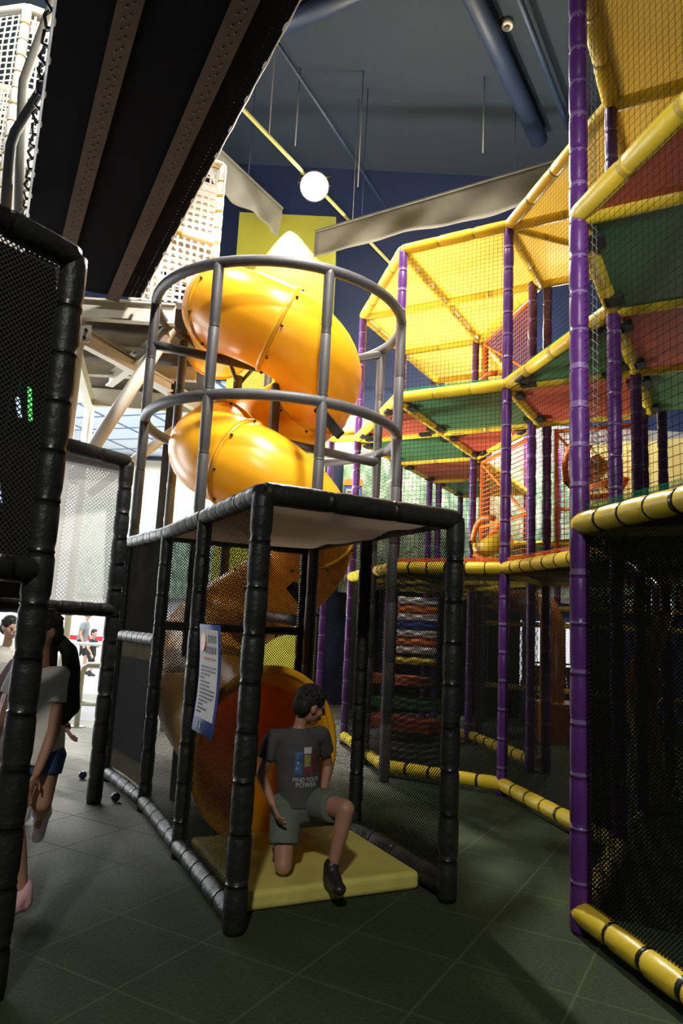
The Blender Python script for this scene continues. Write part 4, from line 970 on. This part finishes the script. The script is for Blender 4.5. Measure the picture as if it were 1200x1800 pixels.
# loose balls
def ball(x, y, mt, label, r=0.037, grp=None):
    o = MB().sphere((0, 0, 0), r, 18, 12).build('play_ball', mt); o.location = (x, y, r+.001); tag(o, label, 'ball', grp)
ball(-2.22, 6.70, 'ball_navy', 'dark blue play ball on the floor between the girl and the frame post')
ball(-1.70, 5.98, 'ball_navy', 'dark play ball on the floor against the cage floor rail')
ball(0.90, 5.33, 'ball_blue', 'pale blue play ball on the floor behind the right cage post')
rs = random.Random(11)
cen = V((3.2, 5.9, 0)); placed = []
while len(placed) < 26:
    p = V((rs.uniform(2.5, 3.9), rs.uniform(5.6, 7.6), 0))
    if all((p-q).length > 0.09 for q in placed) and (p-V((2.95, 6.6, 0))).length > 0.3: placed.append(p)
for k, p in enumerate(placed):
    ball(p.x, p.y, ('ball_clear', 'ball_green', 'ball_navy')[k % 3], ('grey', 'green', 'navy')[k % 3]+' play ball on the dark floor under the near deck', 0.04, 'play balls under the near deck')

# ------------------------------------------------------------------ people
class Blob:
    def __init__(s): s.mb = MB()
    def cap(s, p0, p1, r0, r1, seg=14, side=None, flat=1.0):
        """tapered capsule; flat<1 squashes across `side`"""
        p0, p1 = V(p0), V(p1); d = (p1-p0); L_ = d.length
        if L_ < 1e-5: return s
        d.normalize()
        if side is not None:
            x = (V(side)-d*V(side).dot(d)).normalized(); y = d.cross(x).normalized()
        else: x, y, _ = frame_of(d)
        C, R2 = [], []
        for k in range(5):
            a = PI/2*(1-k/4.0); C.append(p0-d*r0*math.sin(a)); R2.append(max(1e-4, r0*math.cos(a)))
        for k in range(5):
            a = PI/2*(k/4.0); C.append(p1+d*r1*math.sin(a)); R2.append(max(1e-4, r1*math.cos(a)))
        s.mb.rings(C, [(x, y)]*len(C), [(r, r*flat) for r in R2], seg); return s
    def frus(s, secs, side, seg=20):
        """stack of elliptical sections [(centre, half width, half depth)], closed flat"""
        C = [V(q[0]) for q in secs]; fr = []
        for k in range(len(C)):
            t_ = (C[min(k+1, len(C)-1)]-C[max(k-1, 0)]).normalized(); x = (V(side)-t_*V(side).dot(t_)).normalized(); fr.append((x, t_.cross(x).normalized()))
        s.mb.rings(C, fr, [(q[1], q[2]) for q in secs], seg); return s
    def ell(s, c, r, rot=None, seg=18, rg=12):
        s.mb.sphere(c, 1.0, seg, rg, sx=r[0], sy=r[1], sz=r[2], rot=rot); return s
    def build(s, name, mat, parent, vox=0.008, smooth=4):
        me = s.mb.mesh('tmp'); o = bpy.data.objects.new('tmp', me); col.objects.link(o)
        rm = o.modifiers.new('r', 'REMESH'); rm.mode = 'VOXEL'; rm.voxel_size = vox
        sm = o.modifiers.new('s', 'SMOOTH'); sm.iterations = smooth; sm.factor = 0.5
        m2 = evaluated(o); bpy.data.objects.remove(o); m2.name = name
        m2.materials.clear()
        for p in m2.polygons: p.use_smooth = True
        return link(name, m2, mat, parent)
def basis(fwd, up):
    f = V(fwd).normalized(); u = V(up); u = (u-f*u.dot(f)).normalized(); r = f.cross(u).normalized()
    return Matrix((r, f, u)).transposed()     # local x right, y forward, z up
def head(bl, c, fwd, up, h):
    """head of height h centred at c with brow, nose, lips, chin and ears"""
    B = basis(fwd, up); c = V(c); k = h/0.22
    def W(x, y, z): return c + B @ V((x*k, y*k, z*k))
    bl.ell(W(0, -.010, .028), (.074*k, .090*k, .082*k), B)
    bl.ell(W(0, .012, -.025), (.062*k, .072*k, .075*k), B)
    bl.ell(W(0, .042, -.078), (.036*k, .034*k, .030*k), B)
    bl.cap(W(0, .080, .012), W(0, .103, -.022), .009*k, .014*k)
    bl.cap(W(-.020, .080, -.054), W(.020, .080, -.054), .010*k, .010*k)
    bl.cap(W(-.035, .070, .022), W(.035, .070, .022), .014*k, .014*k)
    for s_ in (-1, 1):
        bl.ell(W(s_*.074, -.008, -.005), (.010*k, .019*k, .032*k), B)
        bl.ell(W(s_*.042, .050, -.022), (.022*k, .022*k, .022*k), B)
    return W
def eyes(W, k, parent):
    for s_ in (-1, 1):
        MB().sphere(W(s_*.030, .079, .000), 0.010*k, 10, 8).build('eye', 'eye', parent)
def hair_cap(W, h, fwd, up, parent, n=90, seed=2, extra=None, length=1.0):
    B = basis(fwd, up); k = h/0.22; bl = Blob(); rs = random.Random(seed)
    bl.ell(W(0, -.018, .038), (.081*k, .095*k, .082*k), B)
    bl.ell(W(0, -.050, -.005), (.076*k, .062*k, .075*k), B)
    for q in range(n):
        th = rs.uniform(0, 2*PI); ph = rs.uniform(0, 1.25)
        d = V((math.sin(ph)*math.cos(th), math.sin(ph)*math.sin(th), math.cos(ph)))
        if d.y > 0.72 and d.z < 0.45: continue
        p = V((d.x*.078, d.y*.090-.018, d.z*.082+.040)); tip = p + d*rs.uniform(.010, .024) + V((rs.uniform(-.016, .016), rs.uniform(-.010, .024), -.018*length))
        bl.cap(W(*p), W(*tip), .010*k, .0035*k, 8)
    if extra: extra(bl)
    return bl.build('hair', 'hair', parent, 0.004*k, 0)
def hand(bl, wrist, fdir, palm_n, L_, thumb_side, curl=0.5, spread=0.12):
    """palm, four separate bent fingers, and a thumb leaving the side of the palm"""
    f = V(fdir).normalized(); n = V(palm_n); n = (n-f*n.dot(f)).normalized(); s_ = f.cross(n).normalized()*thumb_side   # towards the thumb
    w_ = V(wrist); k = L_/0.17
    bl.cap(w_, w_+f*.075*k, .019*k, .030*k, 14, side=s_, flat=0.5)
    bl.cap(w_+f*.05*k, w_+f*.085*k, .034*k, .034*k, 14, side=s_, flat=0.42)
    for q, ln in enumerate((.068, .078, .072, .056)):
        b = w_+f*.088*k + s_*(.028-.0187*q)*k
        dirf = (f + s_*(.5-q/3.0)*spread*2).normalized()
        d1 = (dirf*math.cos(curl*.5)+n*math.sin(curl*.5)); d2 = (dirf*math.cos(curl*1.3)+n*math.sin(curl*1.3)); d3 = (dirf*math.cos(curl*2.0)+n*math.sin(curl*2.0))
        p1 = b+d1*ln*.45*k; p2 = p1+d2*ln*.32*k; p3 = p2+d3*ln*.24*k
        r = .0082*k
        bl.cap(b-f*.01*k, p1, r*1.08, r, 10); bl.cap(p1, p2, r, r*.92, 10); bl.cap(p2, p3, r*.92, r*.75, 10)
    t0 = w_+f*.028*k+s_*.024*k; d = (f*.65+s_*.75+n*.25).normalized(); t1 = t0+d*.038*k; t2 = t1+(f*.9+s_*.3+n*.3).normalized()*.030*k
    bl.cap(t0, t1, .0125*k, .0098*k, 10); bl.cap(t1, t2, .0095*k, .0075*k, 10)

# ---- boy kneeling on the mat
by = thing('person', 'boy in a charcoal printed t-shirt and green shorts kneeling on the yellow mat', 'person', (-0.15, 4.2, 0.10))
pel, che, nek = V((-.165, 4.31, .49)), V((-.185, 4.31, .745)), V((-.19, 4.32, .90))
fwdB = V((0.42, -0.90, 0)).normalized(); sideB = V((0.90, 0.42, 0)).normalized()       # sideB: to picture right (his left)
rsh, lsh = V((-.325, 4.255, .835)), V((-.055, 4.385, .845))
rel, rwr = V((-.385, 4.235, .625)), V((-.300, 4.125, .50))
lel, lwr = V((-.005, 4.50, .64)), V((-.03, 4.36, .50))
rhip, rkn, ran = V((-.235, 4.28, .455)), V((-.225, 4.175, .165)), V((-.27, 4.53, .150))
lhip, lkn, lan = V((-.085, 4.33, .465)), V((.105, 4.06, .505)), V((.045, 4.075, .185))
bl = Blob()
bl.frus([(pel-V((0, 0, .07)), .105, .08), (pel, .115, .085), (pel.lerp(che, .5), .10, .075), (che, .115, .085), (che+V((0, 0, .08)), .105, .075), (nek-V((0, 0, .02)), .045, .045)], sideB)
bl.cap(nek-V((0, 0, .04)), nek+V((.02, -.005, .05)), .038, .036)
for a, b in ((rsh, che+V((0, 0, .06))), (lsh, che+V((0, 0, .06)))): bl.cap(a, b, .042, .055)
bl.cap(rsh, rel, .040, .031); bl.cap(rel, rwr, .032, .021)
bl.cap(lsh, lel, .040, .031); bl.cap(lel, lwr, .032, .021)
hand(bl, rwr, (V((-.255, 4.08, .42))-rwr), V((.6, .2, .1)), .145, -1, 0.5, 0.3)
hand(bl, lwr, V((-.2, -.6, -.7)), V((-.7, .3, .1)), .145, 1, 0.5)
bl.cap(rhip, rkn, .072, .050); bl.cap(rkn, ran, .050, .030); bl.cap(rkn+V((0, 0, .005)), rkn+V((0, .05, -.01)), .050, .048)
bl.cap(lhip, lkn, .072, .050); bl.cap(lkn, lkn.lerp(lan, .35), .049, .045); bl.cap(lkn.lerp(lan, .35), lan, .045, .027)
bl.cap(ran, ran+V((-.01, .10, -.01)), .028, .026); bl.cap(lan, lan+V((.03, -.085, -.062)), .026, .020)
hf, hu = V((0.85, 0.46, -0.28)), V((0.20, -0.05, 0.95)); hc = V((-.125, 4.31, 1.015))
W = head(bl, hc, hf, hu, .215)
body = bl.build('body', 'skin', by, 0.0065, 4)
eyes(W, .215/.22, by); hair_cap(W, .215, hf, hu, by, 120, 2)
bl = Blob()
bl.frus([(pel+V((.0, 0, -.035)), .138, .112), (pel+V((0, 0, .06)), .130, .105), (che-V((0, 0, .06)), .132, .103), (che, .140, .105), (che+V((0, 0, .07)), .130, .095), (nek-V((0, 0, .04)), .07, .065), (nek-V((0, 0, .015)), .052, .052)], sideB)
for a, b in ((rsh, rel), (lsh, lel)):
    bl.cap(che+V((0, 0, .060)), a-V((0, 0, .004)), .072, .053); x_ = (b-a).normalized()
    bl.frus([(a-x_*.02, .046, .046), (a+x_*.03, .056, .054), (a+x_*.13, .059, .055)], x_.orthogonal())
sh = bl.build('t_shirt', 'tee_charcoal', by, 0.0075, 4)
bl = Blob()
bl.frus([(pel-V((0, 0, .115)), .100, .085), (pel-V((0, 0, .05)), .132, .105), (pel+V((0, 0, .03)), .126, .10)], sideB)
for a, b, q in ((rhip, rkn, .66), (lhip, lkn, .66)):
    x_ = (b-a).normalized(); e2 = a.lerp(b, q)
    bl.frus([(a-x_*.06, .070, .070), (a, .094, .090), (e2, .088, .084)], x_.orthogonal())
bl.build('shorts', 'shorts_green', by, 0.0075, 4)
def shoe(name, ankle, toe_dir, mat, parent, L_=.20, up=V((0, 0, 1)), vox=.006):
    f = V(toe_dir).normalized(); u = V(up)-f*V(up).dot(f); u.normalize(); s2 = f.cross(u); bl = Blob(); a = V(ankle)
    bl.cap(a-f*.03-u*.045, a+f*(L_*.55)-u*.050, .036, .038, 14, side=s2, flat=0.8)
    bl.cap(a+f*.03-u*.030, a+f*(L_*.45)-u*.045, .034, .034, 14); bl.cap(a+u*.025-f*.008, a-u*.04-f*.008, .044, .045); bl.cap(a+f*.02-u*.012, a+f*(L_*.3)-u*.035, .038, .038)
    return bl.build(name, mat, parent, vox, 3)
shoe('shoe', lan+V((0, -.005, -.005)), V((.38, -.90, -.02)), 'shoe_black', by)
shoe('shoe', ran+V((-.005, .06, .01)), V((-.05, .75, -.62)), 'shoe_black', by, .19, V((0, .6, .75)))
# shirt print
def printed(me_mb, name, mat, parent):
    o = me_mb.build(name, mat, None); md = o.modifiers.new('w', 'SHRINKWRAP'); md.target = sh; md.wrap_method = 'PROJECT'; md.use_negative_direction = True; md.use_positive_direction = True
    md.use_project_x = md.use_project_y = False; md.use_project_z = True; md.offset = 0.0025; md.wrap_mode = 'ABOVE_SURFACE'
    return o
pm = Matrix((sideB, V((0, 0, 1)), fwdB)).transposed().to_4x4(); pm.translation = che+fwdB*.16+sideB*.018
bpy.context.view_layer.update()
def patch(x0, y0, x1, y1, mat):
    o = printed(MB().grid((x0, y0, 0), (x1, y0, 0), (x1, y1, 0), (x0, y1, 0), 10, 12), 'shirt_print', mat, None)
    o.matrix_world = pm; bpy.context.view_layer.update(); m2 = evaluated(o); ob = link('shirt_print', m2, [], sh); ob.matrix_parent_inverse = sh.matrix_world.inverted(); ob.matrix_world = pm
    bpy.data.objects.remove(o); return ob
patch(-.072, -.100, -.030, .020, 'print_blue'); patch(-.060, -.045, -.050, -.030, 'print_white'); patch(-.066, -.075, -.054, -.060, 'print_white')
patch(-.018, -.062, .022, .004, 'print_yellow'); patch(-.022, .010, .026, .046, 'print_white'); patch(-.016, -.112, .020, -.070, 'print_red'); patch(.036, -.095, .066, .030, 'print_red')
def shirt_text(body_, x, y, size):
    cu = bpy.data.curves.new('txt', 'FONT'); cu.body = body_; cu.size = size; cu.align_x = 'CENTER'; cu.offset = 0.0004
    to = bpy.data.objects.new('txt', cu); col.objects.link(to); bpy.context.view_layer.update()
    me = evaluated(to); bpy.data.objects.remove(to)
    bm = bmesh.new(); bm.from_mesh(me); bmesh.ops.translate(bm, verts=bm.verts, vec=(x, y, 0)); bm.to_mesh(me); bm.free()
    o = bpy.data.objects.new('t', me); col.objects.link(o); o.matrix_world = pm
    md = o.modifiers.new('w', 'SHRINKWRAP'); md.target = sh; md.wrap_method = 'PROJECT'; md.use_negative_direction = True; md.use_positive_direction = True
    md.use_project_x = md.use_project_y = False; md.use_project_z = True; md.offset = 0.004; md.wrap_mode = 'ABOVE_SURFACE'
    bpy.context.view_layer.update(); m2 = evaluated(o); bpy.data.objects.remove(o); m2.materials.clear()
    ob = link('shirt_lettering', m2, 'print_white', sh); ob.matrix_parent_inverse = sh.matrix_world.inverted(); ob.matrix_world = pm
shirt_text('FIND YOUR', 0, -.140, .030); shirt_text('POWER', 0, -.170, .036)

# ---- standing / walking figure builder
def figure(label, joints, top, bottom, long_hair=None, skin='skin', vox=0.008, face=V((0, -1, 0)), feet=('sock_white', 'sock_white'), feet_name='sock', hair=True, sleeve=.5, leg_cov=.55, top_len=0.0, hs=.22, hands=(1, -1)):
    J = {k: V(v) for k, v in joints.items()}
    t = thing('person', label, 'person', (J['pel'].x, J['pel'].y, 0)); k = hs/.22
    side = (J['ls']-J['rs']); side.z = 0; side.normalize()
    bl = Blob(); pel, che, nek = J['pel'], J['che'], J['nek']
    bl.frus([(pel-V((0, 0, .08*k)), .13*k, .10*k), (pel, .145*k, .105*k), (pel.lerp(che, .5), .115*k, .085*k), (che, .14*k, .10*k), (che+V((0, 0, .10*k)), .13*k, .085*k), (nek-V((0, 0, .02)), .05*k, .05*k)], side)
    bl.cap(nek-V((0, 0, .05*k)), J['head']-V((0, 0, .05*k)), .048*k, .045*k)
    for a in ('rs', 'ls'): bl.cap(J[a], che+V((0, 0, .08*k)), .048*k, .065*k)
    for a, b, c, hd, sg_ in (('rs', 're', 'rw', 'rh', 1), ('ls', 'le', 'lw', 'lh', -1)):
        bl.cap(J[a], J[b], .045*k, .035*k); bl.cap(J[b], J[c], .036*k, .023*k)
        hand(bl, J[c], J[hd]-J[c], side*(-sg_)+V((0, 0, .05)), .165*k, sg_, .45, .18)
    for a, b, c in (('rhip', 'rk', 'ra'), ('lhip', 'lk', 'la')):
        bl.cap(J[a], J[b], .085*k, .055*k); bl.cap(J[b], J[b].lerp(J[c], .35), .054*k, .052*k); bl.cap(J[b].lerp(J[c], .35), J[c], .052*k, .031*k)
    for a, b in (('ra', 'rt'), ('la', 'lt')): bl.cap(J[a]-V((0, 0, .02)), J[a].lerp(J[b], .30), .032*k, .024*k)
    W = head(bl, J['head'], face, V((0, 0, 1)), hs)
    bl.build('body', skin, t, vox, 3); eyes(W, k, t)
    hair_cap(W, hs, face, V((0, 0, 1)), t, 60, 5, long_hair)
    bl = Blob()
    bl.frus([(pel+V((0, 0, -.05-top_len)), .170*k, .132*k), (pel+V((0, 0, .06)), .160*k, .125*k), (pel.lerp(che, .6), .150*k, .118*k), (che, .165*k, .122*k), (che+V((0, 0, .10*k)), .150*k, .105*k), (nek-V((0, 0, .05*k)), .085*k, .075*k), (nek-V((0, 0, .02)), .062*k, .062*k)], side)
    for a, b in (('rs', 're'), ('ls', 'le')):
        x_ = (J[b]-J[a]).normalized(); ln = (J[b]-J[a]).length*sleeve
        bl.cap(che+V((0, 0, .07*k)), J[a], .085*k, .06*k)
        bl.frus([(J[a]-x_*.03, .05*k, .05*k), (J[a]+x_*.03, .066*k, .062*k), (J[a]+x_*ln, .074*k, .068*k)], x_.orthogonal())
    bl.build('t_shirt', top, t, vox, 3)
    bl = Blob()
    bl.frus([(pel-V((0, 0, .13*k)), .12*k, .10*k), (pel-V((0, 0, .05)), .160*k, .122*k), (pel+V((0, 0, .05)), .150*k, .115*k)], side)
    for a, b, c in (('rhip', 'rk', 'ra'), ('lhip', 'lk', 'la')):
        x_ = (J[b]-J[a]).normalized(); q = min(leg_cov, 1.0)
        bl.frus([(J[a]-x_*.05, .08*k, .08*k), (J[a], .105*k, .10*k), (J[a].lerp(J[b], q), (.098-.025*q)*k, (.095-.025*q)*k)], x_.orthogonal())
        if leg_cov > 1: x2 = (J[c]-J[b]).normalized(); bl.frus([(J[b]-x2*.04, .072*k, .072*k), (J[b].lerp(J[c], leg_cov-1), .055*k, .055*k)], x2.orthogonal())
    bl.build('shorts' if leg_cov <= 1 else 'trousers', bottom, t, vox, 3)
    for (a, b), mt in zip((('ra', 'rt'), ('la', 'lt')), feet):
        d = J[b]-J[a]; d2 = V((d.x, d.y, d.z)); shoe(feet_name, J[a]+V((0, 0, .01)), d2.normalized() if abs(d2.normalized().z) > .6 else V((d.x, d.y, 0)), mt, t, .22*k, V((0, 0, 1)) if abs(d2.normalized().z) < .6 else V((0, -1, .3)), max(.006, vox*.8))
    return t, J
# girl in a white top walking away to the left behind the near frame post
def tail(bl):
    pts = [(-1.475, 3.86, 1.34), (-1.41, 3.84, 1.285), (-1.375, 3.80, 1.20), (-1.36, 3.77, 1.10), (-1.335, 3.75, 1.01), (-1.36, 3.74, .93)]
    rr = [.035, .042, .046, .048, .042, .012]
    for a, b, r0_, r1_ in zip(pts, pts[1:], rr, rr[1:]): bl.cap(a, b, r0_, r1_)
    bl.cap((-1.52, 3.83, 1.30), (-1.50, 3.85, 1.16), .05, .03)
figure('girl with long black ponytail, white top and denim shorts walking behind the frame post',
       dict(pel=(-1.53, 3.84, .80), che=(-1.53, 3.80, 1.06), nek=(-1.53, 3.79, 1.22), head=(-1.53, 3.77, 1.385), rs=(-1.66, 3.86, 1.17), ls=(-1.405, 3.77, 1.16),
            re=(-1.72, 3.86, .93), rw=(-1.72, 3.70, .76), rh=(-1.72, 3.62, .66), le=(-1.40, 3.72, .90), lw=(-1.44, 3.66, .70), lh=(-1.47, 3.63, .60),
            rhip=(-1.60, 3.84, .76), rk=(-1.55, 3.72, .44), ra=(-1.485, 3.765, .09), rt=(-1.52, 3.63, .035), lhip=(-1.46, 3.82, .76), lk=(-1.45, 3.79, .53), la=(-1.585, 4.15, .37), lt=(-1.60, 4.10, .21)),
       'tee_white', 'denim', tail, 'skin', 0.008, V((-.55, -.80, -.15)), ('sock_pink', 'sock_white'), 'sock', sleeve=.50, leg_cov=.42, top_len=.03, hs=.205)
# person in pale pink bending beside her, one arm with a black watch showing
t, J = figure('person in a pale pink top and black watch reaching down behind the girl',
       dict(pel=(-2.22, 5.22, .80), che=(-2.16, 5.18, 1.02), nek=(-2.13, 5.14, 1.15), head=(-2.10, 5.10, 1.27), rs=(-2.27, 5.16, 1.10), ls=(-2.0, 5.20, 1.05),
            re=(-2.35, 5.10, .88), rw=(-2.35, 4.98, .70), rh=(-2.35, 4.95, .60), le=(-1.915, 5.2, .82), lw=(-1.84, 5.12, .68), lh=(-1.76, 5.06, .62),
            rhip=(-2.30, 5.22, .76), rk=(-2.28, 5.10, .43), ra=(-2.28, 5.15, .09), rt=(-2.28, 5.0, .04), lhip=(-2.14, 5.22, .76), lk=(-2.10, 5.12, .43), la=(-2.12, 5.25, .09), lt=(-2.10, 5.12, .04)),
       'tee_pink', 'tee_pink', None, 'skin_pale', 0.008, V((.2, -.9, -.1)), ('sock_white', 'sock_white'), 'shoe', sleeve=.75, leg_cov=.9, hs=.19)
wv = (J['lw']-J['le']).normalized(); wc = J['lw']-wv*.02; x, y, _ = frame_of(wv)
wt = MB().rings([wc-wv*.016, wc+wv*.016], [(x, y)]*2, [.030, .030], 16).build('watch', 'shoe_black', t)
# onlooker further back at the left edge
figure('person in a white top at the left edge, behind the near frame post',
       dict(pel=(-3.16, 6.9, .78), che=(-3.14, 6.88, 1.0), nek=(-3.12, 6.86, 1.16), head=(-3.09, 6.82, 1.31), rs=(-3.28, 6.84, 1.08), ls=(-3.0, 6.90, 1.08),
            re=(-3.33, 6.8, .86), rw=(-3.25, 6.68, .70), rh=(-3.2, 6.6, .64), le=(-2.98, 6.9, .86), lw=(-3.04, 6.75, .72), lh=(-3.1, 6.68, .66),
            rhip=(-3.24, 6.9, .74), rk=(-3.24, 6.86, .42), ra=(-3.24, 6.92, .09), rt=(-3.2, 6.78, .04), lhip=(-3.08, 6.9, .74), lk=(-3.06, 6.86, .42), la=(-3.06, 6.92, .09), lt=(-3.02, 6.78, .04)),
       'tee_white', 'denim', None, 'skin_pale', 0.011, V((.8, -.5, -.1)), ('sock_white', 'sock_white'), 'shoe', sleeve=.6, leg_cov=1.8, hs=.205)
# man and child in the lobby
mx, my = -6.15, 17.5
figure('man in a grey t-shirt and black shorts walking in the bright lobby',
       dict(pel=(mx, my, .80), che=(mx+.03, my, 1.10), nek=(mx+.05, my, 1.28), head=(mx+.09, my, 1.45), rs=(mx+.08, my-.17, 1.22), ls=(mx+.02, my+.17, 1.22),
            re=(mx+.02, my-.21, .96), rw=(mx+.10, my-.22, .76), rh=(mx+.13, my-.2, .66), le=(mx+.05, my+.22, .97), lw=(mx+.18, my+.18, .80), lh=(mx+.24, my+.15, .72),
            rhip=(mx, my-.08, .78), rk=(mx+.16, my-.08, .44), ra=(mx+.14, my-.08, .09), rt=(mx+.28, my-.08, .04), lhip=(mx, my+.08, .78), lk=(mx-.10, my+.08, .42), la=(mx-.36, my+.08, .14), lt=(mx-.24, my+.08, .05)),
       'tee_grey', 'black_cloth', None, 'skin_pale', 0.013, V((1, -.1, 0)), ('shoe_black', 'shoe_black'), 'shoe', sleeve=.6, leg_cov=.95, hs=.215)
cx, cy = -5.72, 17.0
figure('child in black clothes walking beside the man in the lobby',
       dict(pel=(cx, cy, .52), che=(cx, cy, .74), nek=(cx, cy, .87), head=(cx+.02, cy, 1.0), rs=(cx+.02, cy-.13, .83), ls=(cx, cy+.13, .83),
            re=(cx-.03, cy-.17, .66), rw=(cx+.05, cy-.17, .54), rh=(cx+.08, cy-.17, .47), le=(cx+.08, cy+.16, .68), lw=(cx+.18, cy+.12, .76), lh=(cx+.23, cy+.1, .82),
            rhip=(cx, cy-.06, .50), rk=(cx+.08, cy-.06, .29), ra=(cx+.03, cy-.06, .08), rt=(cx+.13, cy-.06, .035), lhip=(cx, cy+.06, .50), lk=(cx-.03, cy+.06, .28), la=(cx-.16, cy+.06, .10), lt=(cx-.06, cy+.06, .04)),
       'black_cloth', 'black_cloth', None, 'skin_pale', 0.011, V((.9, -.4, 0)), ('shoe_black', 'shoe_black'), 'shoe', sleeve=.5, leg_cov=.8, hs=.18)
